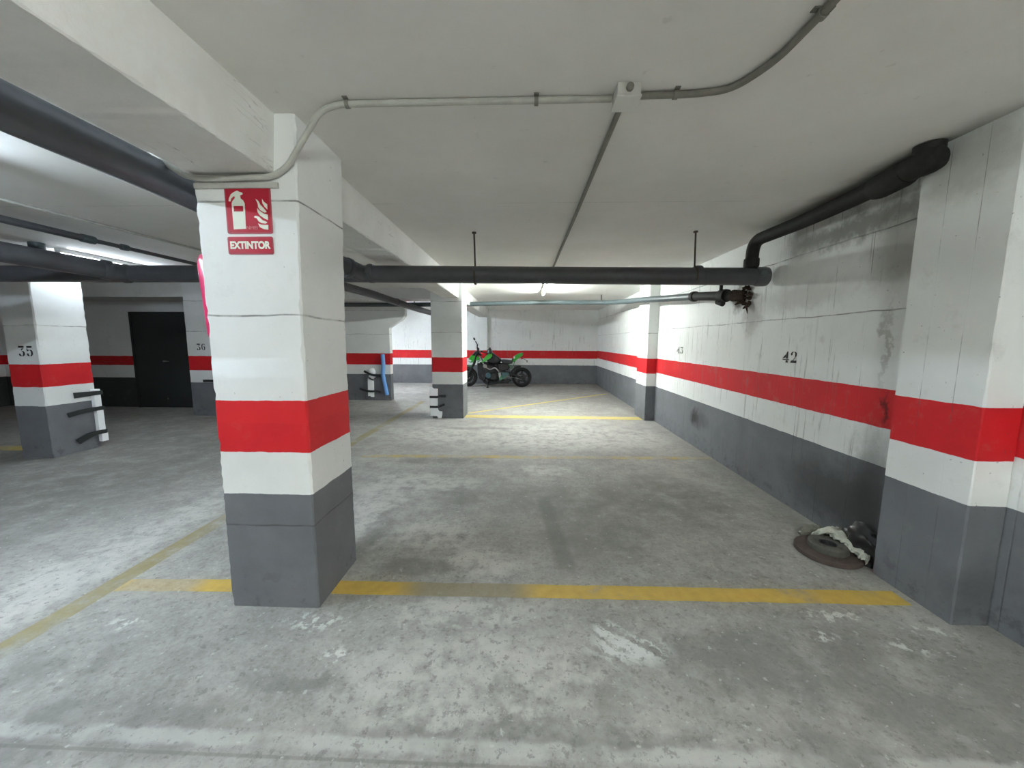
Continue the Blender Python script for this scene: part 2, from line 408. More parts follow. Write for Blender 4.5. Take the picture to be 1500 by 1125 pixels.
def prism(bm, poly, y0, y1, inset=.0, d=.0, axis='Y', mapf=None):
    """extrude a 2-D outline (u,w); with inset the sides are pillowed"""
    cx = sum(p[0] for p in poly)/len(poly); cy = sum(p[1] for p in poly)/len(poly)
    levels = [(y0, 1-inset), (y0+d, 1-inset*.25), (y0+2.2*d, 1), (y1-2.2*d, 1), (y1-d, 1-inset*.25), (y1, 1-inset)] if inset else [(y0, 1), (y1, 1)]
    rings = []
    for (yy, s) in levels:
        rr = []
        for (u, w) in poly:
            uu = cx+(u-cx)*s; ww = cy+(w-cy)*s
            co = {'Y': (uu, yy, ww), 'X': (yy, uu, ww), 'Z': (uu, ww, yy)}[axis]
            rr.append(bm.verts.new(co))
        rings.append(rr)
    n = len(poly)
    for a, b in zip(rings, rings[1:]):
        for k in range(n): bm.faces.new((a[k], a[(k+1) % n], b[(k+1) % n], b[k]))
    bm.faces.new(rings[0]); bm.faces.new(rings[-1])
    return bm
def rrect(x0, x1, z0, z1, r, n=4):
    out = []
    for cx, cz, a0 in ((x1-r, z1-r, 0), (x0+r, z1-r, 90), (x0+r, z0+r, 180), (x1-r, z0+r, 270)):
        for k in range(n+1):
            a = math.radians(a0+90*k/n); out.append((cx+r*math.cos(a), cz+r*math.sin(a)))
    return out
NB = bmesh.new
# ------------------------------------------------------------------ camera
cam = bpy.data.cameras.new('camera'); co = bpy.data.objects.new('camera', cam); COL.objects.link(co)
Rw = [(.999431, .0334, .004649), (.00846, -.114894, -.993342), (-.032643, .992816, -.115112)]
r, dn, fw = V(Rw[0]), V(Rw[1]), V(Rw[2])
co.matrix_world = Matrix(((r.x, -dn.x, -fw.x, 0), (r.y, -dn.y, -fw.y, 0), (r.z, -dn.z, -fw.z, 1.35), (0, 0, 0, 1)))
cam.sensor_width = 36; cam.lens = 538.65/1500*36; cam.clip_start = .02; cam.clip_end = 100
SC.camera = co
SC.view_settings.view_transform = 'Standard'; SC.view_settings.look = 'None'
SC.view_settings.gamma = 1; SC.view_settings.use_curve_mapping = False
SC.view_settings.exposure = 2.65
SC.cycles.diffuse_bounces = 7; SC.cycles.max_bounces = 12
w = bpy.data.worlds.new('world'); SC.world = w; w.use_nodes = True
w.node_tree.nodes['Background'].inputs[0].default_value = (.5, .55, .6, 1)
w.node_tree.nodes['Background'].inputs[1].default_value = 0.02

# ------------------------------------------------------------------ shell
XL, XR, YN, YB = -10.5, 2.2, -5.0, 11.74
def XW(y): return 2.165+.012*y if y > 1.8 else 2.245       # the right wall leans out slightly with depth
bm = box(NB(), XL-.2, 2.6, YN-.2, YB+.2, -.2, 0); obj('floor', bm, M['floor'], kind='structure')
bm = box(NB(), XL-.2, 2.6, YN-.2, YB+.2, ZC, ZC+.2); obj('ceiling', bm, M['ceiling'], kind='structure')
bm = NB()
n = 90
front = [[bm.verts.new((XW(YN+(YB-YN)*i/n)+random.uniform(-.0015, .0015), YN+(YB-YN)*i/n, z)) for i in range(n+1)] for z in (0, .6, .83, 1.07, 1.55, 2.04, ZC)]
for a, b in zip(front, front[1:]):
    for i in range(n): bm.faces.new((a[i], a[i+1], b[i+1], b[i]))
bk = [bm.verts.new((2.5, y, z)) for y, z in ((YN, 0), (YB, 0), (YB, ZC), (YN, ZC))]
bm.faces.new(bk[::-1])
bm.faces.new([front[0][0]]+[bk[0], bk[1]]+front[0][::-1][:-1]); bm.faces.new(front[-1]+[bk[2], bk[3]])
bm.faces.new([f[0] for f in front]+[bk[3], bk[0]]); bm.faces.new([f[-1] for f in front]+[bk[2], bk[1]])
obj('wall_right', bm, M['wall_right'], kind='structure')
bm = box(NB(), -5.2, 2.5, YB, YB+.2, 0, ZC); obj('wall_back', bm, M['wall_back'], kind='structure')
bm = box(NB(), XL, -5.2, 7.08, 7.28, 0, ZC)
obj('wall_rear_left', bm, M['wall_dark'], kind='structure')
bm = box(NB(), -5.4, -5.2, 7.28, YB, 0, ZC); obj('wall_inner_left', bm, M['wall_back'], kind='structure')
bm = box(NB(), XL-.2, XL, YN, 7.28, 0, ZC); obj('wall_left', bm, M['wall_dark'], kind='structure')
bm = box(NB(), XL, 2.5, YN-.2, YN, 0, ZC); obj('wall_near', bm, M['wall_back'], kind='structure')
# wall pier on the back wall behind the motorcycle
bm = rbox(-1.75, -1.17, YB-.10, YB+.02, 0, 2.17, 2, .08, .001, .006)
box(bm, -1.95, -1.12, YB-.10, YB+.02, 2.17, ZC, .0)
obj('trim_1', bm, M['wall_back'], kind='structure')
# steel door in the rear left bay
bm = box(NB(), -7.70, -6.30, 7.045, 7.079, 0.005, 1.85, .004)
d1 = obj('door_1', bm, M['door'], kind='structure'); d1['label'] = 'plain dark grey steel door in the rear left wall'
bm = NB(); box(bm, -7.74, -7.70, 7.035, 7.085, 0, 1.89); box(bm, -6.30, -6.26, 7.035, 7.085, 0, 1.89); box(bm, -7.70, -6.30, 7.035, 7.085, 1.85, 1.89)
obj('door_frame', bm, M['door_frame'], parent=d1)
bm = NB(); tube(bm, [(-7.09, 7.05, .93), (-7.09, 7.0, .93)], .014, 10); tube(bm, rounded([(-7.09, 7.005, .93), (-6.99, 7.005, .93)], .01), .009, 10)
obj('door_handle', bm, M['steel'], parent=d1)
bm = lathe(NB(), [(0, 0), (.014, 0), (.014, -.01), (0, -.012)], (-7.11, 7.046, .18), 'Y', 14); obj('lower_lock', bm, M['steel'], parent=d1)

# ------------------------------------------------------------------ beams
def beam(name, label, args, off=None):
    return obj(name, rbox(*args, off=off), M['beam'], label=label, cat='beam')
def boff(t, u, wv):     # the long beam is a little wider where it meets the ceiling on its right face
    return ((.020*(wv-2.08)/.25 if u > -1.3 else 0), 0)
bm = rbox(-1.485, -1.118, YN, 1.70, 2.082, ZC+.01, 1, .018, .0022, .0025, off=boff)
obj('ceiling_beam', bm, M['beam'], label='white concrete ceiling beam running from the near left over the pillar with the red sign', cat='beam')
bm = rbox(-1.41, -1.128, 2.10, 6.34, 2.085, ZC+.01, 1, .03, .0035, .0035, off=boff)
obj('ceiling_beam', bm, M['beam'], label='white concrete ceiling beam between the sign pillar and the pillar left of the motorcycle', cat='beam')
bm = rbox(-1.44, -1.16, 6.79, YB-.10, 2.10, ZC+.01, 1, .06, .003, .004, off=boff)
obj('ceiling_beam', bm, M['beam'], label='far concrete ceiling beam running to the back wall above the motorcycle', cat='beam')
bm = rbox(XL, -5.22, 6.32, 7.06, 2.09, ZC+.01, 0, .08, .003, .006)
obj('ceiling_beam', bm, M['beam'], label='shaded cross beam under the ceiling in front of the dark steel door', cat='beam')
bm = rbox(-5.2, -1.50, 6.95, 7.35, 2.13, ZC+.01, 0, .08, .003, .006)
obj('ceiling_beam', bm, M['beam'], label='tan-lit cross beam just right of the sign pillar behind the pipes', cat='beam')

# ------------------------------------------------------------------ pillars
def p1off(t, u, wv):
    k = max(0, (t-1.4)/.93)
    return ((.022*k if u > -1.25 else -.008*k), 0)
bm = rbox(-1.482, -1.030, 1.690, 2.110, 0, ZC+.005, 2, .03, .0035, .006, off=p1off)
pil = obj('concrete_pillar', bm, M['pillar'], label='large near pillar with red band carrying the fire extinguisher sign', cat='pillar')
bm = rbox(-1.605, -1.060, 6.330, 6.80, 0, ZC+.005, 2, .05, .003, .008)
obj('concrete_pillar', bm, M['pillar_small'], label='banded pillar just left of the motorcycle with white foam on its corner', cat='pillar')
bm = rbox(-5.74, -5.362, 3.90, 4.385, 0, ZC+.005, 2, .05, .004, .008)
obj('concrete_pillar', bm, M['pillar_small'], label='leftmost banded pillar with the stencilled 35', cat='pillar')
bm = rbox(-5.93, -5.46, 6.305, 6.70, 0, ZC+.005, 2, .06, .002, .008)
obj('concrete_pillar', bm, M['pillar_small'], label='banded pillar beside the dark door, partly hidden behind the sign pillar, numbered 36', cat='pillar')
bm = rbox(2.068, 2.24, 1.70, 2.105, 0, ZC+.005, 2, .045, .0015, .005)
obj('concrete_pillar', bm, M['pillar_board'], label='nearest right-hand pillar standing against the wall at the right edge', cat='pillar')
bm = rbox(2.077, 2.30, 6.31, 6.86, 0, ZC+.005, 2, .06, .002, .006)
obj('concrete_pillar', bm, M['pillar_small'], label='far right wall pillar beside the faded number 43', cat='pillar')
# the broad pillar with a bracket at its top right
bm = NB()
poly = [(-5.1, 0), (-3.02, 0), (-3.02, 1.64), (-2.72, 1.83), (-2.66, 1.92), (-2.66, ZC), (-5.1, ZC)]
prism(bm, poly, 8.20, 8.36)
obj('concrete_pillar', bm, M['pillar_small'], label='broad pillar with flared bracket top and a light blue foam tube on it', cat='pillar')

# ------------------------------------------------------------------ floor markings
def line(name, pts, mat, label, z=.0015):
    bm = NB()
    vs0 = [bm.verts.new((x, y, 0.0002)) for x, y in pts]; vs1 = [bm.verts.new((x, y, z)) for x, y in pts]
    n = len(pts)
    bm.faces.new(vs0); bm.faces.new(vs1)
    for k in range(n): bm.faces.new((vs0[k], vs0[(k+1) % n], vs1[(k+1) % n], vs1[k]))
    return obj(name, bm, mat, label=label, cat='floor marking')
def wavy(x0, y0, x1, y1, wd, n=24, j=.003):
    d = V((x1-x0, y1-y0)); L = d.length; d /= L; nn = V((-d.y, d.x))
    A = []; B = []
    for i in range(n+1):
        p = V((x0, y0))+d*L*i/n
        A.append(tuple(p+nn*(wd/2+random.uniform(-j, j)))); B.append(tuple(p-nn*(wd/2+random.uniform(-j, j))))
    return A+B[::-1]
line('painted_line', wavy(-1.028, 1.850, 2.02, 1.884, .108, 40), M['bay_line'], 'yellow bay line from the sign pillar to the right-hand wall pillar')
line('painted_line', wavy(-2.21, 1.822, -1.484, 1.846, .10, 12), M['bay_line'], 'short yellow line joining the sign pillar to the aisle line')
line('painted_line', wavy(-2.27, -4.9, -2.27, 8.1, .115, 60), M['aisle_line'], 'long brownish-yellow aisle line passing left of the sign pillar', z=.001)
line('painted_line', wavy(-1.9, 4.15, 2.19, 4.25, .10, 40), M['worn_line'], 'worn pale yellow line across the middle of the floor')
line('painted_line', wavy(-1.055, 6.52, 2.075, 6.49, .23, 30), M['far_line'], 'yellow line between the far pillar and the far right wall pillar')
line('painted_line', wavy(-1.05, 6.80, 2.16, 9.60, .09, 30), M['far_line'], 'slanting yellow line running back towards the far wall corner', z=.001)
line('painted_line', wavy(-8.4, 4.25, -5.745, 4.25, .18, 20), M['far_line'], 'short yellow line meeting the left side of pillar 35')

# ------------------------------------------------------------------ lamps
def lamp(label, x, y0, y1, col, power, yaw=0):
    L = y1-y0
    t = thing('fluorescent_lamp', label, 'lamp', (x, (y0+y1)/2, ZC-.085))
    bm = box(NB(), x-.035, x+.035, y0, y1, ZC-.045, ZC, .004); obj('housing', bm, M['lamp_white'], parent=t)
    for yy in (y0+.012, y1-.012):
        bm = box(NB(), x-.016, x+.016, yy-.010, yy+.010, ZC-.082, ZC-.045, .003); obj('socket', bm, M['lamp_white'], parent=t)
    bm = tube(NB(), [(x, y0+.022, ZC-.068), (x, y1-.022, ZC-.068)], .014, 8)
    area = 2*math.pi*.014*L
    o = obj('tube', bm, emit('tube_glow', col, power/(area*math.pi)), parent=t)
    return t
COOL = (.80, .90, 1.0); NEUT = (.93, 1.0, .97)
lamp('lit fluorescent tube on the ceiling of the far bay', .36, 6.15, 7.40, NEUT, 42)
lamp('half-hidden fluorescent tube above the left pipes near pillar 35', -5.06, 3.95, 5.15, COOL, 4.5)
lamp('fluorescent tube over the near left aisle, outside the picture', -2.98, .58, 1.83, (.74, .87, 1.0), 25)
lamp('fluorescent tube behind the broad bracket pillar', -3.75, 9.2, 10.4, COOL, 30)
lamp('fluorescent tube over the bay behind the camera', .5, -2.3, -1.0, NEUT, 48)

# ------------------------------------------------------------------ pipes
def ring(bm, p, d, r, wd=.02, seg=20):
    p = V(p); d = V(d).normalized(); tube(bm, [p-d*wd/2, p-d*wd*.3, p+d*wd*.3, p+d*wd/2], [r*.96, r, r, r*.96], seg)
YP, ZP = 3.45, 1.955
t = thing('drain_pipe', 'thick dark grey drain pipe crossing the picture to the right wall', 'pipe', (.2, YP, ZP-.08))
bm = tube(NB(), [(-8.5, YP+.01, ZP+.02), (-5, YP, ZP+.015), (-1.6, YP, ZP+.01), (.2, YP, ZP-.007), (2.15, YP, ZP-.02)], .077, 20)
obj('pipe', bm, M['pipe'], parent=t)
for x in (-3.77, -1.42, 1.55):
    bm = NB(); ring(bm, (x, YP, ZP+.013-(.02 if x > 0 else 0)), (1, 0, 0), .086, .05); obj('coupling', bm, M['pipe'], parent=t)
bm = NB(); ring(bm, (2.10, YP, ZP-.02), (1, 0, 0), .085, .11); obj('end_cap', bm, M['pipe'], parent=t)
bm = NB(); tube(bm, [(2.085, YP-.079, ZP-.005), (2.085, YP-.089, ZP-.005)], .03, 14); obj('cleaning_plug', bm, M['pipe_grey'], parent=t)
for x in (-.455, 1.52):
    bm = NB(); tube(bm, [(x, YP, ZP+.07), (x-.008, YP, ZC-.003)], .008, 8); ring(bm, (x-.008, YP, ZC-.006), (0, 0, 1), .02, .012, 10)
    obj('hanger_rod', bm, M['rod'], parent=t)
    bm = NB(); ring(bm, (x, YP, ZP-.01), (1, 0, 0), .081, .018); obj('clamp', bm, M['rod'], parent=t)
# branch up to the ceiling and along the wall
t = thing('branch_pipe', 'grimy black pipe rising from the drain and running along the top of the right wall', 'pipe', (2.09, 2.6, 2.15))
path = rounded([(2.015, YP, ZP+.05), (2.03, YP+.01, 2.245), (2.085, 2.95, 2.255), (2.07, 2.45, 2.258), (2.02, 2.08, 2.262)], .10, 8)
bm = tube(NB(), path, .052, 16); obj('pipe', bm, M['pipe_black'], parent=t)
bm = NB(); ring(bm, (2.017, YP, ZP+.10), (0, 0, 1), .062, .07); obj('socket_collar', bm, M['pipe_black'], parent=t)
bm = NB(); tube(bm, [(2.060, 2.36, 2.25), (2.055, 2.32, 2.252), (2.03, 2.16, 2.252), (2.022, 2.12, 2.252)], [.058, .068, .068, .058], 18); obj('socket_collar', bm, M['pipe_black'], parent=t)
bm = tube(NB(), rounded([(2.022, 2.12, 2.256), (2.005, 2.02, 2.262), (2.00, 2.015, 2.33)], .05), .060, 18)
lathe(bm, [(0, 0), (.04, .0), (.06, .02), (.066, .05), (.066, .09), (0, .09)], (2.003, 1.955, 2.255), 'Y', 18)
obj('elbow', bm, M['pipe_black'], parent=t)
# long pipe beside the beam
t = thing('drain_pipe', 'dark pipe running along the left of the long ceiling beam into the cross pipe', 'pipe', (-1.67, 1, 1.98))
bm = tube(NB(), rounded([(-1.70, -4.9, 2.135), (-1.655, 1.6, 2.08), (-1.64, 3.05, 2.025), (-1.50, YP, ZP+.008)], .12), .076, 20)
obj('pipe', bm, M['pipe'], parent=t)
bm = NB(); ring(bm, (-1.643, 2.9, 2.03), (0, 1, -.05), .086, .06); obj('coupling', bm, M['pipe'], parent=t)
bm = NB(); ring(bm, (-1.56, 3.28, 1.985), (.3, 1, -.1), .088, .05); obj('coupling', bm, M['pipe'], parent=t)
for y in (-.4, 2.55):
    bm = NB(); tube(bm, [(-1.665, y, 2.14), (-1.665, y, ZC-.003)], .007, 8); obj('hanger_rod', bm, M['rod'], parent=t)
    bm = NB(); ring(bm, (-1.665, y, 2.095 if y > 0 else 2.115), (0, 1, 0), .081, .02); obj('clamp', bm, M['rod'], parent=t)
# second long pipe further left, joins the cross pipe
t = thing('drain_pipe', 'bluish-lit pipe coming from the left edge into the cross pipe', 'pipe', (-3.85, 1.5, 1.9))
bm = tube(NB(), rounded([(-3.92, -4.9, 2.04), (-3.88, 3.0, 1.99), (-3.74, YP, ZP+.01)], .12), .077, 20)
obj('pipe', bm, M['pipe'], parent=t)
bm = NB(); ring(bm, (-3.79, 3.30, 1.975), (.35, 1, -.05), .088, .06); obj('coupling', bm, M['pipe'], parent=t)
for y in (-1, 2.2):
    bm = NB(); tube(bm, [(-3.89, y, 2.06), (-3.89, y, ZC-.003)], .007, 8); obj('hanger_rod', bm, M['rod'], parent=t)
# thin pipe on ceiling
t = thing('water_pipe', 'thin dark pipe under the ceiling left of the sign pillar', 'pipe', (-3.93, 2, 2.22))
bm = tube(NB(), [(-3.99, -4.9, 2.25), (-3.95, 3.30, 2.25)], .030, 12); tube(bm, [(-3.95, 3.28, 2.25), (-3.90, 6.30, 2.25)], .019, 10)
obj('pipe', bm, M['pipe'], parent=t)
bm = NB(); ring(bm, (-3.95, 3.32, 2.25), (0, 1, 0), .036, .10); obj('reducer', bm, M['pipe_grey'], parent=t)
bm = NB(); ring(bm, (-3.94, 3.62, 2.25), (0, 1, 0), .03, .06); obj('reducer', bm, M['pipe_grey'], parent=t)
for y in (.6, 2.6, 4.8):
    bm = NB(); tube(bm, [(-3.94, y, 2.25), (-3.94, y, ZC-.002)], .006, 8); obj('hanger_rod', bm, M['rod'], parent=t)
bm = tube(NB(), [(-3.68, -4.9, ZC-.011), (-3.66, 2.6, ZC-.011), (-3.52, 4.0, ZC-.011), (-3.50, 6.3, ZC-.011)], .011, 8)
obj('conduit', bm, M['conduit'], label='thin pale conduit on the ceiling left of the sign pillar, above the dark pipe', cat='conduit')
# stub pipe at far left turning into ceiling
t = thing('drain_pipe', 'short capped dark pipe at the left edge ending beside the half-hidden lamp', 'pipe', (-5.0, 2, 2.1))
bm = tube(NB(), [(-5.02, -1.0, 2.20), (-5.00, 3.62, 2.20)], .062, 16); obj('pipe', bm, M['pipe'], parent=t)
bm = NB(); ring(bm, (-5.0, 3.55, 2.20), (0, 1, 0), .072, .05); obj('coupling', bm, M['pipe'], parent=t)
bm = tube(NB(), rounded([(-5.0, 3.6, 2.20), (-5.0, 3.74, 2.20), (-5.0, 3.74, 2.33)], .07), .060, 14); obj('elbow', bm, M['pipe_grey'], parent=t)
# second cross pipe, far
t = thing('drain_pipe', 'thinner grey cross pipe further back, curving towards the right wall', 'pipe', (.2, 7.9, 2.1))
bm = tube(NB(), smooth([(-5.15, 7.9, 2.115), (-2, 7.9, 2.12), (.4, 7.9, 2.165), (1.5, 7.9, 2.165), (1.78, 7.45, 2.13), (1.88, 6.9, 2.085), (1.92, 6.15, 2.03), (1.985, 5.3, 1.955), (2.08, 4.62, 1.902)], 6), .046, 16)
obj('pipe', bm, M['pipe_grey'], parent=t)
bm = NB(); tube(bm, [(2.065, 4.70, 1.91), (2.12, 4.12, 1.848), (2.16, 3.95, 1.83)], [.050, .050, .052], 16); obj('end_section', bm, M['pipe_black'], parent=t)
bm = NB(); ring(bm, (2.07, 4.66, 1.905), (.1, -1, -.1), .062, .07); obj('coupling', bm, M['pipe_black'], parent=t)
bm = NB(); ring(bm, (2.125, 4.08, 1.845), (.1, -1, -.1), .068, .10); tube(bm, [(2.10, 4.16, 1.79), (2.12, 4.08, 1.76)], .03, 10); tube(bm, [(2.10, 4.10, 1.90), (2.10, 4.10, 1.96)], .018, 8); obj('clamp', bm, M['pipe_black'], parent=t)
bm = NB(); tube(bm, [(1.60, 7.9, 2.2), (1.60, 7.9, ZC-.003)], .012, 8); obj('hanger_rod', bm, M['rod'], parent=t)
bm = NB(); tube(bm, [(-2.35, 7.9, 2.14), (-2.35, 7.9, ZC-.003)], .012, 8); obj('hanger_rod', bm, M['rod'], parent=t)
# broken rusty wall stub
bm = NB()
random.seed(3)
for k in range(14):
    a = k/14*2*math.pi; rr = .07+random.uniform(-.02, .03)
    y, z = 3.80+.9*rr*math.cos(a), 1.81+rr*math.sin(a)
    tube(bm, [(2.205, y, z), (2.205-random.uniform(.02, .07), y+random.uniform(-.02, .02), z+random.uniform(-.05, .01))], [.022, .006], 6)
tube(bm, [(2.20, 3.74, 1.75), (2.17, 3.74, 1.70), (2.18, 3.73, 1.63)], [.016, .012, .003], 6)
tube(bm, [(2.15, 3.95, 1.83), (2.205, 3.82, 1.81)], [.06, .05], 12)
obj('broken_pipe_stub', bm, M['rust'], label='rusty broken pipe stub where the thin pipe enters the right wall', cat='pipe')
# pipe in depth at the left of pillar two
t = thing('drain_pipe', 'brownish shaded pipe slanting back between the sign pillar and the pillar left of the motorcycle', 'pipe', (-2.3, 6.5, 2.05))
bm = tube(NB(), [(-2.68, 4.3, 2.13), (-2.42, 5.9, 2.085), (-2.22, 7.75, 2.008), (-2.12, 9.0, 1.985)], .060, 14); obj('pipe', bm, M['pipe'], parent=t)
bm = NB(); ring(bm, (-2.33, 6.75, 2.050), (.1, 1, -.04), .068, .07); obj('coupling', bm, M['pipe'], parent=t)
for (x, y, z) in ((-2.56, 5.0, 2.17), (-2.157, 8.55, 2.04)):
    bm = NB(); tube(bm, [(x, y, z), (x, y, ZC-.003)], .009, 8); obj('hanger_rod', bm, M['rod'], parent=t)

# ------------------------------------------------------------------ conduit, junction box
t = thing('conduit', 'pale painted steel conduit bending from the junction box down to the sign pillar', 'conduit', (-.4, 1.61, 2.05))
zc = ZC-.014
path = rounded([(.34, 1.605, zc), (-.77, 1.61, zc), (-.86, 1.625, 2.30), (-1.045, 1.674, 2.10), (-1.12, 1.676, 2.063), (-1.42, 1.677, 2.058), (-1.49, 1.66, 2.062), (-1.60, 1.68, 2.13), (-1.84, 1.86, 2.27), (-1.86, 1.90, 2.33)], .08, 6)
bm = tube(NB(), path, .0125, 12); obj('tube', bm, M['conduit'], parent=t)
for x in (.04, -.735):
    bm = NB(); tube(bm, [(x-.008, 1.61, zc-.001), (x+.008, 1.61, zc-.001)], .0165, 12); box(bm, x-.010, x+.010, 1.58, 1.64, ZC-.004, ZC-.0005); obj('clip', bm, M['conduit_dark'], parent=t)
bm = box(NB(), -1.478, -1.095, 1.677, 1.691, 2.020, 2.044, .003); obj('flat_strip', bm, M['conduit'], parent=t)  # flat grey strip on the pillar face below the conduit
t = thing('junction_box', 'small pale square junction box on the ceiling at the meeting of three conduits', 'junction box', (.39, 1.57, ZC-.05))
bm = box(NB(), .345, .435, 1.525, 1.62, ZC-.048, ZC, .006); obj('box', bm, M['white_plastic'], parent=t)
bm = box(NB(), .342, .438, 1.522, 1.623, ZC-.056, ZC-.046, .004); obj('lid', bm, M['white_plastic'], parent=t)
bm = NB(); lathe(bm, [(.0, .0), (.014, 0), (.014, -.012), (.012, -.013), (0, -.013)], (.39, 1.523, ZC-.026), 'Y', 12); obj('knockout', bm, M['conduit_dark'], parent=t)
t = thing('conduit', 'dirty conduit curving from the junction box to the top edge of the picture', 'conduit', (.8, 1.4, 2.3))
bm = tube(NB(), rounded([(.44, 1.59, zc), (.66, 1.585, zc), (.79, 1.56, zc), (.86, 1.42, zc), (.875, 1.15, zc), (.88, -4.9, zc)], .14, 7), .0125, 12); obj('tube', bm, M['conduit_dark'], parent=t)
for (x, y, hor) in ((.585, 1.587, 1), (.872, 1.235, 0)):
    bm = NB()
    if hor: tube(bm, [(x-.008, y, zc), (x+.008, y, zc)], .0165, 12); box(bm, x-.01, x+.01, y-.03, y+.03, ZC-.004, ZC-.0005)
    else: tube(bm, [(x, y-.008, zc), (x, y+.008, zc)], .0165, 12); box(bm, x-.03, x+.03, y-.01, y+.01, ZC-.004, ZC-.0005)
    obj('clip', bm, M['conduit_dark'], parent=t)
bm = tube(NB(), [(.39, 1.625, zc), (.385, 3.0, zc), (.36, 6.15, zc)], .0125, 10)
obj('conduit', bm, M['conduit_dark'], label='straight dirty conduit from the junction box back to the far bay lamp', cat='conduit')

# ------------------------------------------------------------------ signs
YS = 1.690
def zp(pts, th=.0008, y=YS-.0035):
    """sign outline points, plate-local"""
    out = []
    for (a, b) in pts:
        xl = 215+(b-180)*.09
        out.append((-1.346+(a-xl)/540*.210, 1.827+(750-b)/570*.203))
    bm = NB(); prism(bm, out, y-th, y); return bm
t = thing('fire_extinguisher_sign', 'red square sign with white extinguisher and flames on the near pillar', 'sign', (-1.241, YS, 1.827))
bm = prism(NB(), rrect(-1.346, -1.136, 1.827, 2.030, .010), YS-.003, YS+.001); obj('plate', bm, M['sign_edge'], parent=t)
bm = prism(NB(), rrect(-1.340, -1.142, 1.833, 2.024, .008), YS-.0037, YS-.0030); obj('panel', bm, M['sign_red'], parent=t)
SY = YS-.0037
bm = zp([(350,240),(375,230),(400,245),(435,255),(440,275),(425,282),(408,290),(415,305),(415,322),(445,345),(466,385),(486,690),(342,697),(312,385),(320,355),(345,325),(350,305),(335,297),(307,322),(297,360),(275,355),(280,320),(300,275),(330,250)], y=SY)
obj('extinguisher_pictogram', bm, M['sign_white'], parent=t)
bm = zp([(337,415),(448,415),(452,480),(341,480)], y=SY-.0008, th=.0004); obj('pictogram_label', bm, M['sign_red'], parent=t)
bm = NB()
for pl in ([(590,330),(615,345),(632,365),(650,400),(690,440),(728,490),(700,495),(650,465),(625,430),(620,390),(605,355)],
           [(668,330),(690,365),(730,395),(735,460),(700,425),(675,385)],
           [(612,440),(640,470),(690,505),(740,520),(745,585),(700,565),(650,530),(620,490)],
           [(580,540),(600,532),(640,545),(680,585),(738,610),(720,628),(670,622),(635,600),(610,562),(585,555)],
           [(628,625),(670,640),(750,645),(752,702),(700,695),(650,670)]):
    b2 = zp(pl, y=SY); me = bpy.data.meshes.new('tmp'); b2.to_mesh(me); b2.free(); bm.from_mesh(me); bpy.data.meshes.remove(me)
obj('flames_pictogram', bm, M['sign_white'], parent=t)
def text_mesh(s, size, offset=0., extrude=.0005, spacing=1.0):
    c = bpy.data.curves.new('t', 'FONT'); c.body = s; c.size = size; c.extrude = extrude; c.offset = offset; c.align_x = 'CENTER'; c.space_character = spacing
    o = bpy.data.objects.new('t', c); COL.objects.link(o)
    dg = bpy.context.evaluated_depsgraph_get(); dg.update()
    me = bpy.data.meshes.new_from_object(o.evaluated_get(dg))
    bm = NB(); bm.from_mesh(me); bpy.data.objects.remove(o); bpy.data.curves.remove(c); bpy.data.meshes.remove(me)
    bmesh.ops.remove_doubles(bm, verts=bm.verts[:], dist=1e-6)
    return bm
def fit(bm, x0, x1, z0, z1, y, flip=False):
    xs = [v.co.x for v in bm.verts]; ys = [v.co.y for v in bm.verts]
    ax, bx, ay, by = min(xs), max(xs), min(ys), max(ys)
    for v in bm.verts:
        v.co = V((x0+(v.co.x-ax)/(bx-ax)*(x1-x0), y-v.co.z, z0+(v.co.y-ay)/(by-ay)*(z1-z0)))
    return bm
bm = fit(text_mesh('NMEI', .02, .0), -1.255, -1.205, 1.846, 1.860, SY-.0003); obj('small_print', bm, M['sign_pale'], parent=t)
t = thing('extintor_sign', 'small red sign reading EXTINTOR under the extinguisher symbol', 'sign', (-1.243, YS, 1.738))
bm = prism(NB(), rrect(-1.349, -1.139, 1.737, 1.815, .008), YS-.003, YS+.001); obj('plate', bm, M['sign_edge'], parent=t)
bm = prism(NB(), rrect(-1.344, -1.144, 1.742, 1.811, .006), YS-.0037, YS-.0030); obj('panel', bm, M['sign_red'], parent=t)
bm = fit(text_mesh('EXTINTOR', .05, .0024), -1.337, -1.150, 1.760, 1.795, SY-.0005); obj('lettering', bm, M['sign_white'], parent=t)

# fire extinguisher on the hidden left side of the pillar
t = thing('fire_extinguisher', 'red fire extinguisher hung on the left side of the sign pillar, only its edge showing', 'fire extinguisher', (-1.585, 1.90, 1.36))
bm = lathe(NB(), [(0, 0), (.05, .0), (.066, .012), (.070, .03), (.072, .38), (.062, .415), (.035, .44), (.018, .45), (0, .45)], (0, 0, 0), 'Z', 24)
bmesh.ops.rotate(bm, verts=bm.verts[:], cent=(0, 0, 0), matrix=Matrix.Rotation(math.radians(-3), 3, 'Y'))
bmesh.ops.translate(bm, verts=bm.verts[:], vec=(-1.567, 1.89, 1.355)); obj('cylinder', bm, M['ext_red'], parent=t)
bm = box(NB(), -1.60, -1.575, 1.87, 1.91, 1.80, 1.835, .004); tube(bm, [(-1.60, 1.86, 1.85), (-1.59, 1.95, 1.87)], .008, 8); obj('valve', bm, M['black_plastic'], parent=t)
bm = tube(NB(), smooth([(-1.61, 1.90, 1.82), (-1.63, 1.98, 1.81), (-1.63, 2.0, 1.65), (-1.62, 1.99, 1.5)], 6), .009, 8); obj('hose', bm, M['black_plastic'], parent=t)
bm = box(NB(), -1.515, -1.481, 1.86, 1.93, 1.50, 1.76, .003); obj('wall_bracket', bm, M['steel'], parent=t)

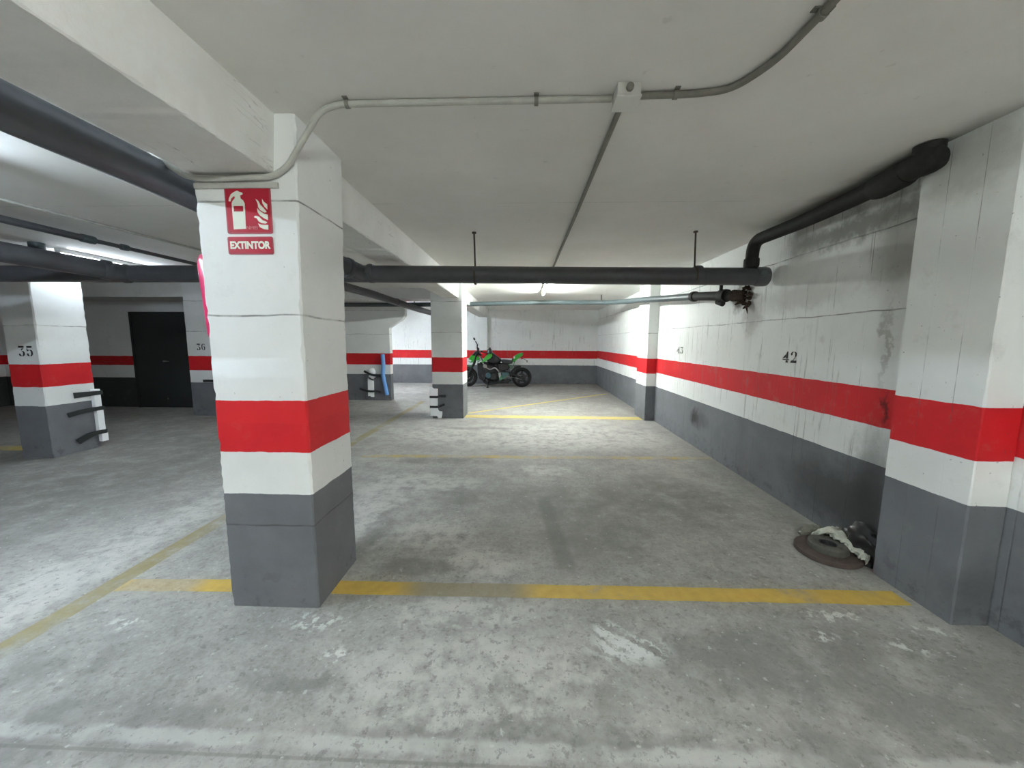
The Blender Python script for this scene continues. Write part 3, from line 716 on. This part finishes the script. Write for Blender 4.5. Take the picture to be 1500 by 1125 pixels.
# ------------------------------------------------------------------ stencilled numbers
GLY = {   # stencil serif figures in a 10 x 14 box; lists of outlines
 '2': [[(1,9.6),(.8,12),(2.5,13.8),(4.4,14),(4.4,13.2),(3.2,12.6),(3.0,10),(2.2,9.2)],
       [(5.4,14),(7.8,13.6),(9.2,11.8),(9.0,9.2),(7.4,7.2),(5.2,5.0),(4.6,4.2),(5.8,4.4),(6.8,7.0),(7.0,9.8),(6.8,12.4),(5.4,13.2)],
       [(.6,0),(9.4,0),(9.4,3.4),(8.4,3.4),(7.4,2.6),(5,3.6),(3,3.4),(1.4,2.2)]],
 '3': [[(1,11.2),(1,14),(9,14),(9,11.6),(1.8,11.6)],
       [(6.0,10.8),(8.2,10.8),(5.6,8),(4.2,8)],
       [(5.4,7.4),(8.2,6.8),(9.4,4.4),(9.0,1.8),(7.0,.1),(5.4,0),(5.4,.8),(6.6,1.8),(7.0,4.2),(6.4,6.2),(5.4,6.6)],
       [(4.4,0),(1.8,.4),(.8,2.2),(1.2,3.6),(2.8,3.6),(3.2,2.4),(4.4,.8)]],
 '4': [[(6.6,14),(8,14),(8,4.9),(5.4,4.9),(5.4,11.2)],
       [(4.8,10.4),(4.8,6.4),(2.6,5.6),(.3,5.0),(.3,5.6)],
       [(.3,3.2),(5.2,3.2),(5.2,4.3),(.3,4.3)],[(5.4,3.2),(9.7,3.2),(9.7,4.3),(5.4,4.3)],
       [(5.4,2.7),(8,2.7),(8,1),(9.2,0),(4.2,0),(5.4,1)]],
 '5': [[(1.4,14),(8.8,14),(8.4,11.4),(1.4,11.4)],[(1.2,10.8),(2.4,10.8),(2.4,8.4),(4.4,9),(4.4,8.2),(2.2,6.8),(1.2,6.8)],
       [(5.4,9),(8,8.4),(9.4,6),(9.2,2.6),(7.2,.3),(5.4,0),(5.4,.8),(6.8,2.4),(7.0,5.4),(6.4,7.4),(5.4,8.2)],
       [(4.4,0),(1.8,.4),(.7,2.4),(1.2,4),(2.8,4),(3.2,2.4),(4.4,.8)]],
 '6': [[(4.4,14),(2.4,13.2),(.9,10.4),(.7,5),(1.6,1.6),(4.4,0),(4.4,.8),(3.2,2.6),(3,6),(3.1,10.2),(4.4,13.2)],
       [(5.4,14),(7.8,13.6),(8.8,12),(8.4,10.8),(7,10.8),(6.6,12.6),(5.4,13.2)],
       [(5.4,8.6),(8.2,8),(9.4,5.6),(9.2,2.6),(7.6,.5),(5.4,0),(5.4,.8),(6.8,2.4),(7,5),(6.6,7.2),(5.4,7.8)]],
}
def number(s, place, hw, z0, z1, normal, mat, label, th=.0015, gap=1.5):
    """place(u)->(x,y) along the face for u in 0..1 left to right"""
    bm = NB(); n = len(s); tot = 10*n+gap*(n-1)
    for i, chh in enumerate(s):
        for pl in GLY[chh]:
            a = []; b = []
            for (u, v) in pl:
                uu = (i*(10+gap)+u)/tot; x, y = place(uu); z = z0+(z1-z0)*v/14
                a.append(bm.verts.new((x, y, z))); b.append(bm.verts.new((x+normal[0]*th, y+normal[1]*th, z)))
            m_ = len(pl)
            bm.faces.new(a); bm.faces.new(b)
            for k in range(m_): bm.faces.new((a[k], a[(k+1) % m_], b[(k+1) % m_], b[k]))
    return obj('stencilled_number', bm, mat, label=label, cat='number')
def on_wall(y0, y1): return lambda u: (XW(y0+(y1-y0)*u)-.0018, y0+(y1-y0)*u)
number('42', on_wall(3.215, 3.045), 0, 1.185, 1.277, (-1, 0), M['black_paint'], 'black stencilled number 42 on the right wall')
number('43', on_wall(5.47, 5.25), 0, 1.19, 1.283, (-1, 0), M['faded_paint'], 'faded stencilled number 43 on the right wall beyond the 42')
number('35', lambda u: (-5.60+.175*u, 3.8995), 0, 1.161, 1.275, (0, -1), M['black_paint'], 'stencilled number 35 on the leftmost pillar')
number('36', lambda u: (-5.757+.16*u, 6.3045), 0, 1.171, 1.285, (0, -1), M['black_paint'], 'stencilled number 36 on the pillar beside the dark door')

# ------------------------------------------------------------------ foam corner pads with straps
def strip(bm, pts, w0, th, nrm):
    """flat band through pts, width vertical, thickness along nrm"""
    P = smooth(pts, 5); n = len(P); N = V(nrm).normalized(); rings = []
    ws = w0 if isinstance(w0, (list, tuple)) else [w0, w0]
    for i, p in enumerate(P):
        d = (P[min(n-1, i+1)]-P[max(0, i-1)]).normalized()
        s = d.cross(N).normalized(); ww = ws[0]+(ws[1]-ws[0])*i/(n-1)
        rings.append([bm.verts.new(p+s*a*ww/2+N*b*th/2) for a, b in ((-1, -1), (1, -1), (1, 1), (-1, 1))])
    for a, b in zip(rings, rings[1:]):
        for k in range(4): bm.faces.new((a[k], a[(k+1) % 4], b[(k+1) % 4], b[k]))
    bm.faces.new(rings[0][::-1]); bm.faces.new(rings[-1])
    return bm
t = thing('foam_pad', 'white foam strip with three black straps on the corner of pillar 35', 'foam pad', (-5.33, 4.37, .05), group='foam corner pads on the pillars')
bm = NB()
for (z0, z1, y, dx) in ((.515, .735, 4.365, 0), (.215, .475, 4.372, .004), (.075, .185, 4.385, .012)):
    prism(bm, [(-5.360+dx, y-.035), (-5.310+dx, y-.04), (-5.305+dx, y+.025), (-5.360+dx, y+.03)], z0, z1, axis='Z')
bm2 = bm; obj('foam', bm2, M['foam'], parent=t)
for (z, ye, zd, wd) in ((.690, 4.15, .685, .040), (.495, 4.07, .462, .032), (.197, 4.13, .125, .040)):
    bm = NB(); strip(bm, [(-5.345, ye, zd), (-5.315, (ye*.6+4.36*.4), zd+(z-zd)*.75), (-5.302, 4.30, z), (-5.297, 4.405, z)], (wd*1.7, .045), .014, (1, 0, 0))
    obj('strap', bm, M['strap'], parent=t)
t = thing('foam_pad', 'white foam pad with two black straps on the pillar left of the motorcycle', 'foam pad', (-1.57, 6.31, 0), group='foam corner pads on the pillars')
bm = NB(); prism(bm, [(-1.641, .40), (-1.641, .535), (-1.628, .548), (-1.60, .548), (-1.575, .525), (-1.509, .523), (-1.509, .402)], 6.285, 6.332)
prism(bm, [(-1.640, .225), (-1.640, .366), (-1.511, .366), (-1.511, .225)], 6.285, 6.332)
prism(bm, [(-1.632, .045), (-1.636, .19), (-1.511, .19), (-1.505, .15), (-1.485, .125), (-1.432, .118), (-1.434, .06), (-1.45, .004), (-1.50, .004), (-1.515, .045)], 6.285, 6.332)
obj('foam', bm, M['foam'], parent=t)
for (z, xe, ze, wd) in ((.383, -1.36, .392, .040), (.207, -1.385, .250, .038)):
    bm = NB(); strip(bm, [(-1.640, 6.281, z), (-1.57, 6.279, z), (-1.505, 6.282, z), (-1.47, 6.30, z+.01), (xe, 6.308, ze)], (wd, wd), .008, (0, 1, 0)); obj('strap', bm, M['strap'], parent=t)
t = thing('foam_pad', 'white foam strip with crossed black straps on the broad bracket pillar', 'foam pad', (-3.48, 8.17, .05), group='foam corner pads on the pillars')
bm = NB(); lathe(bm, [(0, 0), (.07, 0), (.082, -.02), (.078, -.05), (.05, -.065), (0, -.07)], (-3.425, 8.198, .655), 'Y', 20)
prism(bm, [(-3.50, .505), (-3.49, .59), (-3.37, .59), (-3.36, .53), (-3.40, .50)], 8.14, 8.198)
prism(bm, [(-3.53, .10), (-3.53, .235), (-3.525, .50), (-3.41, .49), (-3.41, .08), (-3.47, .085), (-3.48, .11)], 8.14, 8.198)
obj('foam', bm, M['foam'], parent=t)
bm = NB(); strip(bm, [(-3.61, 8.16, .67), (-3.52, 8.13, .63), (-3.40, 8.122, .585), (-3.24, 8.16, .565)], (.045, .05), .012, (0, 1, 0)); obj('strap', bm, M['strap'], parent=t)
bm = NB(); strip(bm, [(-3.73, 8.17, .275), (-3.62, 8.15, .235), (-3.46, 8.125, .215), (-3.33, 8.15, .215), (-3.25, 8.17, .19)], (.045, .045), .012, (0, 1, 0)); obj('strap', bm, M['strap'], parent=t)
bm = NB(); strip(bm, [(-3.49, 8.132, .525), (-3.44, 8.128, .49), (-3.385, 8.134, .47)], (.03, .03), .01, (0, 1, 0)); obj('strap', bm, M['strap'], parent=t)
bm = NB(); strip(bm, [(-5.68, 6.290, .628), (-5.60, 6.285, .632), (-5.46, 6.290, .630)], (.045, .04), .012, (0, 1, 0))
obj('rubber_strap', bm, M['strap'], label='short black strap on the pillar numbered 36', cat='strap')
bm = tube(NB(), smooth([(-3.17, 8.155, 1.05), (-3.16, 8.15, .80), (-3.175, 8.15, .60), (-3.14, 8.155, .36), (-3.10, 8.155, .13)], 6), .042, 16)
obj('foam_tube', bm, M['noodle'], label='light blue foam tube hung upright on the broad bracket pillar', cat='foam tube')

# ------------------------------------------------------------------ brake disc, rags and bag
dc = V((1.962, 2.295, 0))
t = thing('brake_disc', 'rusty brake disc lying on the floor by the right wall', 'brake disc', (dc.x, dc.y, 0))
bm = lathe(NB(), [(.085, .004), (.170, .002), (.174, .006), (.174, .030), (.170, .034), (.110, .036), (.104, .036), (.085, .030), (.085, .004)], dc, 'Z', 48); obj('friction_ring', bm, M['disc_rust'], parent=t)
bm = lathe(NB(), [(.104, .030), (.106, .040), (.104, .070), (.098, .076), (.052, .076), (.046, .072), (.044, .055), (.044, .012)], dc, 'Z', 40)
for k in range(5):
    a = k*2*math.pi/5; lathe(bm, [(.009, .0765), (.009, .0785), (.004, .079), (0, .079)], dc+V((.070*math.cos(a), .070*math.sin(a), 0)), 'Z', 10)
obj('hat', bm, M['disc_hat'], parent=t)
bm = lathe(NB(), [(0, .004), (.0435, .004), (.0435, .052), (.0455, .0725), (.0445, .0725), (.0425, .058), (0, .058)], dc, 'Z', 24); obj('shaded_bore', bm, M['black_plastic'], parent=t)  # black lining stands in for the shade inside the hub hole
def crumple(c, rx, ry, rz, seed, amp=.3, subdiv=4, floor=0.004, rot=0):
    random.seed(seed); bm = NB(); bmesh.ops.create_icosphere(bm, subdivisions=subdiv, radius=1)
    dirs = [(V((random.gauss(0, 1), random.gauss(0, 1), random.gauss(0, 1))).normalized(), random.uniform(2, 7), random.uniform(0, 6.28)) for _ in range(9)]
    for v in bm.verts:
        p = v.co.copy(); s = 0
        for d, fr, ph in dirs: s += abs(math.sin(p.dot(d)*fr+ph))-.5
        p *= 1+amp*s/3
        x, y = p.x*rx, p.y*ry
        x, y = x*math.cos(rot)-y*math.sin(rot), x*math.sin(rot)+y*math.cos(rot)
        v.co = V((c[0]+x, c[1]+y, max(floor, c[2]+p.z*rz)))
    return bm
bm = NB()
# crumpled rag draped over the disc
random.seed(11)
pathr = [(1.995, 2.445, .06), (2.045, 2.395, .105), (2.072, 2.33, .100), (2.082, 2.26, .075), (2.090, 2.20, .065), (2.080, 2.145, .060)]
P = smooth(pathr, 6); rings = []
for i, p in enumerate(P):
    tt = i/(len(P)-1); wd = .062-.010*tt+.010*math.sin(i*1.9); r_ = []
    for k in range(14):
        a = 2*math.pi*k/14; f = 1+.35*math.sin(a*3+i*.9)+random.uniform(-.15, .15)
        r_.append(bm.verts.new(p+V((math.cos(a)*wd*f*.8, math.cos(a)*wd*f*.5, math.sin(a)*.020*f))))
    rings.append(r_)
for a, b in zip(rings, rings[1:]):
    for k in range(14): bm.faces.new((a[k], a[(k+1) % 14], b[(k+1) % 14], b[k]))
bm.faces.new(rings[0][::-1]); bm.faces.new(rings[-1])
obj('crumpled_rag', bm, M['rag_white'], label='crumpled white rag draped over the brake disc', cat='rag')
bm = crumple((2.02, 2.50, .035), .075, .05, .045, 5, .35); obj('crumpled_rag', bm, M['rag_grey'], label='grey dirty rag behind the brake disc', cat='rag')
bm = crumple((2.11, 2.40, .05), .05, .08, .055, 9, .4); obj('crumpled_rag', bm, M['rag_grey'], label='grimy cloth heap against the wall between disc and black bag', cat='rag')
bm = crumple((2.125, 2.225, .075), .045, .125, .125, 21, .35, rot=.05); obj('bin_bag', bm, M['bag_black'], label='crumpled black bag squeezed beside the right-hand pillar', cat='bag')

# ------------------------------------------------------------------ motorcycle (side on, front to the left)
S = 1/(10.714*49.4)
YM = 10.9
def B(x, y): return (-.070+(x-1115)*S, (931-y)*S)
def B3(x, y, dy=0): a = B(x, y); return (a[0], YM+dy, a[1])
bike = thing('motorcycle', 'green and black motorcycle parked sideways before the back wall', 'motorcycle', (-.85, YM, 0))
def part(name, bm, m, parent=bike, **k): return obj(name, bm, m, parent=parent, **k)
def wheel(name, cx, cz, R, wd):
    bm = lathe(NB(), [(R*.70, -wd*.36), (R*.78, -wd*.5), (R*.92, -wd*.46), (R*.985, -wd*.25), (R, 0), (R*.985, wd*.25), (R*.92, wd*.46), (R*.78, wd*.5), (R*.70, wd*.36), (R*.70, -wd*.36)], (cx, YM, cz), 'Y', 48)
    w = part(name, bm, M['tyre'])
    bm = lathe(NB(), [(R*.62, -wd*.30), (R*.71, -wd*.38), (R*.71, wd*.38), (R*.62, wd*.30), (R*.62, -wd*.30)], (cx, YM, cz), 'Y', 40)
    for k in range(5):
        for s in (-.12, .12):
            a = k*2*math.pi/5+.3+s; c, s_ = math.cos(a), math.sin(a); a2 = k*2*math.pi/5+.3
            tube(bm, [(cx+math.cos(a2)*R*.12, YM, cz+math.sin(a2)*R*.12), (cx+c*R*.64, YM, cz+s_*R*.64)], [.018, .010], 8)
    lathe(bm, [(0, -.05), (R*.16, -.05), (R*.16, .05), (0, .05)], (cx, YM, cz), 'Y', 20)
    obj('rim', bm, M['bike_black'], parent=w)
    return w
Rw_ = 155*S
fx, fz = B(262, 775); rx_, rz_ = B(1115, 778)
wf = wheel('front_wheel', fx, Rw_, Rw_, .12); wr = wheel('rear_wheel', rx_, Rw_, Rw_, .17)
for s in (-1, 1):
    bm = lathe(NB(), [(Rw_*.28, -.002), (Rw_*.52, -.002), (Rw_*.52, .002), (Rw_*.28, .002), (Rw_*.28, -.002)], (fx, YM+s*.075, Rw_), 'Y', 32); obj('brake_disc', bm, M['engine'], parent=wf)
bm = lathe(NB(), [(Rw_*.15, -.002), (Rw_*.42, -.002), (Rw_*.42, .002), (Rw_*.15, .002), (Rw_*.15, -.002)], (rx_, YM-.09, Rw_), 'Y', 32); obj('sprocket', bm, M['engine'], parent=wr)
for s in (-1, 1):
    bm = tube(NB(), [B3(415, 395, s*.10), B3(365, 560, s*.10), B3(262, 775, s*.10)], [.024, .027, .022], 12); part('fork_leg', bm, M['engine'])
bm = NB(); arc = [B3(262+175*math.cos(a), 775-175*math.sin(a)) for a in [math.radians(d) for d in range(60, 146, 8)]]
for s in (-.05, 0, .05): tube(bm, [(p[0], p[1]+s, p[2]) for p in arc], .022, 8)
part('front_fender', bm, M['green_dark'])
bm = prism(NB(), [B(*p) for p in ((272,530),(290,470),(325,432),(400,440),(455,462),(470,492),(430,515),(385,520),(350,545),(310,550))], YM-.11, YM+.11, .14, .03); ck = part('headlamp_cowl', bm, M['green'])
bm = prism(NB(), [B(*p) for p in ((272,510),(290,495),(335,510),(330,535),(285,535))], YM-.115, YM+.115, .2, .02); obj('headlamp', bm, M['lens'], parent=ck)
bm = prism(NB(), [B(*p) for p in ((330,432),(375,375),(420,360),(470,400),(490,440),(400,442))], YM-.09, YM+.09, .3, .03); part('instrument_shield', bm, M['bike_black'])
bm = tube(NB(), smooth([B3(470, 375, -.38), B3(455, 372, -.25), B3(440, 400, -.08), B3(440, 400, .08), B3(455, 372, .25), B3(470, 375, .38)], 5), .014, 10); hb = part('handlebar', bm, M['bike_black'])
for s in (-1, 1):
    bm = tube(NB(), [B3(462, 373, s*.27), B3(472, 376, s*.40)], .020, 12); obj('grip', bm, M['black_plastic'], parent=hb)
    mp = [B3(440, 385, -.22), B3(430, 320, -.26), B3(433, 262, -.29), B3(408, 215, -.31)] if s < 0 else [B3(460, 385, .20), B3(520, 400, .26), B3(570, 380, .30), B3(592, 350, .31)]
    bm = tube(NB(), smooth(mp, 5), .015 if s < 0 else .011, 8); mr = part('mirror', bm, M['bike_black'])
    bm = crumple((0, 0, 0), .028, .045, .048, 2, .0, 3, floor=-9); bmesh.ops.scale(bm, verts=bm.verts[:], vec=(1, 1, 1))
    bmesh.ops.rotate(bm, verts=bm.verts[:], cent=(0, 0, 0), matrix=Matrix.Rotation(math.radians(-30), 3, 'Y'))
    bmesh.ops.translate(bm, verts=bm.verts[:], vec=B3(392, 182, -.32) if s < 0 else B3(600, 335, .32)); obj('mirror_head', bm, M['bike_black'], parent=mr)
bm = prism(NB(), [B(*p) for p in ((430,330),(445,270),(455,235),(440,300),(470,330),(460,365),(430,365))], YM-.33, YM-.28, .1, .008); obj('lever_bracket', bm, M['engine'], parent=hb)
bm = prism(NB(), [B(*p) for p in ((560,440),(570,360),(600,322),(635,335),(650,385),(710,430),(770,470),(800,505),(770,560),(680,590),(590,560),(560,500))], YM-.14, YM+.14, .35, .04); tk = part('fuel_tank', bm, M['bike_black'])
for s in (-1, 1):
    y0, y1 = (YM-.165, YM-.125) if s < 0 else (YM+.125, YM+.165)
    bm = prism(NB(), [B(*p) for p in ((500,530),(525,480),(560,440),(600,405),(650,405),(658,440),(630,480),(560,520),(500,545),(470,548))], y0, y1, .05, .008); part('side_fairing', bm, M['green'])
bm = tube(NB(), [B3(480, 500, -.12), B3(440, 525, -.11), B3(415, 545, -.11)], .012, 8); part('fairing_strut', bm, M['green_dark'])
bm = tube(NB(), [B3(480, 500, .12), B3(415, 545, .11)], .012, 8); part('fairing_strut', bm, M['green_dark'])
bm = prism(NB(), [B(*p) for p in ((770,500),(830,495),(900,500),(970,515),(985,470),(1000,480),(965,560),(900,570),(820,565))], YM-.12, YM+.12, .25, .03); part('seat', bm, M['black_plastic'])
bm = prism(NB(), [B(*p) for p in ((955,550),(985,455),(1010,430),(1070,400),(1125,388),(1140,405),(1125,440),(1050,490),(1000,530))], YM-.10, YM+.10, .12, .03); tl = part('tail_cowl', bm, M['green'])
bm = prism(NB(), [B(*p) for p in ((985,450),(1005,442),(1012,470),(990,490))], YM-.104, YM+.104, .1, .01); obj('tail_highlight_panel', bm, M['lens'], parent=tl)
bm = prism(NB(), [B(*p) for p in ((1095,450),(1125,445),(1130,490),(1105,495))], YM-.06, YM+.06, .15, .012); part('tail_light', bm, M['tail_red'])
bm = NB(); tube(bm, [B3(1120, 475), B3(1200, 520)], .012, 8); box(bm, B(1185, 510)[0], B(1208, 510)[0], YM-.09, YM+.09, B(0, 540)[1], B(0, 508)[1], .004); part('plate_holder', bm, M['grey_plastic'])
bm = prism(NB(), [B(*p) for p in ((720,560),(800,555),(900,560),(930,620),(900,660),(820,680),(740,650))], YM-.10, YM+.10, .2, .03); part('side_cover', bm, M['bike_black'])
bm = prism(NB(), [B(*p) for p in ((500,600),(600,560),(720,600),(760,680),(790,760),(760,830),(640,850),(570,820),(540,740),(500,680))], YM-.17, YM+.17, .25, .04); en = part('engine', bm, M['engine'])
bm = lathe(NB(), [(0, -.03), (.07, -.03), (.085, -.015), (.09, .0), (.09, .02)], (B(600, 745)[0], YM-.175, B(600, 745)[1]), 'Y', 24); obj('alternator_cover', bm, M['teal'], parent=en)
bm = lathe(NB(), [(0, -.02), (.05, -.02), (.06, -.008), (.06, .02)], (B(545, 600)[0], YM-.172, B(545, 600)[1]), 'Y', 20); obj('radiator_cap_cover', bm, M['alloy'], parent=en)
bm = prism(NB(), [B(*p) for p in ((420,560),(500,560),(560,620),(560,800),(520,850),(450,800),(425,700))], YM-.15, YM+.15, .1, .02); part('radiator', bm, M['bike_black'])
for s in (-1, 1):
    bm = tube(NB(), smooth([B3(450, 450, s*.09), B3(540, 590, s*.16), B3(620, 650, s*.17), B3(700, 625, s*.17), B3(765, 690, s*.15)], 5), [.020]*21, 10); part('frame_rail', bm, M['steel' if s < 0 else 'green_dark'])
    bm = tube(NB(), [B3(900, 570, s*.10), B3(960, 640, s*.09), B3(1010, 520, s*.09)], .014, 8); part('subframe', bm, M['green_dark'])
    bm = tube(NB(), [B3(790, 700, s*.12), B3(930, 715, s*.12), B3(1115, 776, s*.115)], [.030, .034, .026], 10); part('swingarm', bm, M['engine'])
bm = tube(NB(), smooth([B3(500, 690, -.12), B3(500, 800, -.13), B3(580, 880, -.12), B3(760, 860, -.13), B3(840, 800, -.16)], 5), .026, 10); tube(bm, smooth([B3(500, 690, .06), B3(510, 810, .05), B3(600, 885, .05), B3(760, 860, .0)], 5), .026, 10)
part('exhaust_header', bm, M['engine'])
bm = prism(NB(), [B(*p) for p in ((760,790),(800,740),(900,700),(915,720),(880,760),(820,805),(770,815))], YM-.22, YM-.15, .15, .015); part('muffler', bm, M['green_dark'])
bm = prism(NB(), [B(*p) for p in ((750,700),(790,690),(800,780),(770,800))], YM-.20, YM-.15, .1, .01); part('footrest_plate', bm, M['alloy'])
bm = tube(NB(), [B3(800, 790, -.16), B3(800, 790, -.28)], .014, 8); part('footrest', bm, M['steel'])
bm = tube(NB(), [B3(600, 860, -.12), (B(590, 0)[0], YM-.26, .010)], .013, 8); lathe(bm, [(0, .0), (.04, .0), (.04, .012), (0, .012)], (B(590, 0)[0], YM-.26, .001), 'Z', 14); part('side_stand', bm, M['bike_black'])
bm = NB()
for s in (-.032, .032): tube(bm, [B3(790, 735+s*200, -.10), B3(1115, 776+s*1800*.5, -.10)], .006, 6)
part('chain', bm, M['steel'])
bm = tube(NB(), [B3(935, 665, 0), B3(965, 640, 0), B3(985, 610, 0)], .022, 10); part('shock_absorber', bm, M['alloy'])

bm = NB(); arc = [B3(1115+178*math.cos(a), 778-178*math.sin(a)) for a in [math.radians(d) for d in range(95, 181, 8)]]
for dy in (-.07, -.025, .025, .07): tube(bm, [(p[0], p[1]+dy, p[2]) for p in arc], .026, 8)
part('rear_hugger', bm, M['bike_black'])
bm = prism(NB(), [B(*p) for p in ((590,830),(640,845),(780,850),(900,800),(960,820),(900,870),(640,885),(580,880))], YM-.11, YM+.11, .12, .02); part('belly_pan', bm, M['bike_black'])
bm = prism(NB(), [B(*p) for p in ((560,615),(660,600),(720,640),(700,700),(600,700))], YM-.185, YM-.15, .12, .01); part('cylinder_cover', bm, M['engine'])
bm = prism(NB(), [B(*p) for p in ((620,720),(700,700),(740,760),(700,820),(630,800))], YM-.195, YM-.165, .12, .01); part('clutch_cover', bm, M['engine'])
bm = prism(NB(), [B(*p) for p in ((800,690),(905,690),(925,715),(880,745),(810,790))], YM-.225, YM-.19, .1, .01); part('silencer_shield', bm, M['teal'])

bm = prism(NB(), [B(*p) for p in ((455,540),(520,535),(780,550),(860,640),(840,780),(760,800),(480,700))], YM-.07, YM+.07, .1, .02); part('main_frame', bm, M['bike_black'])
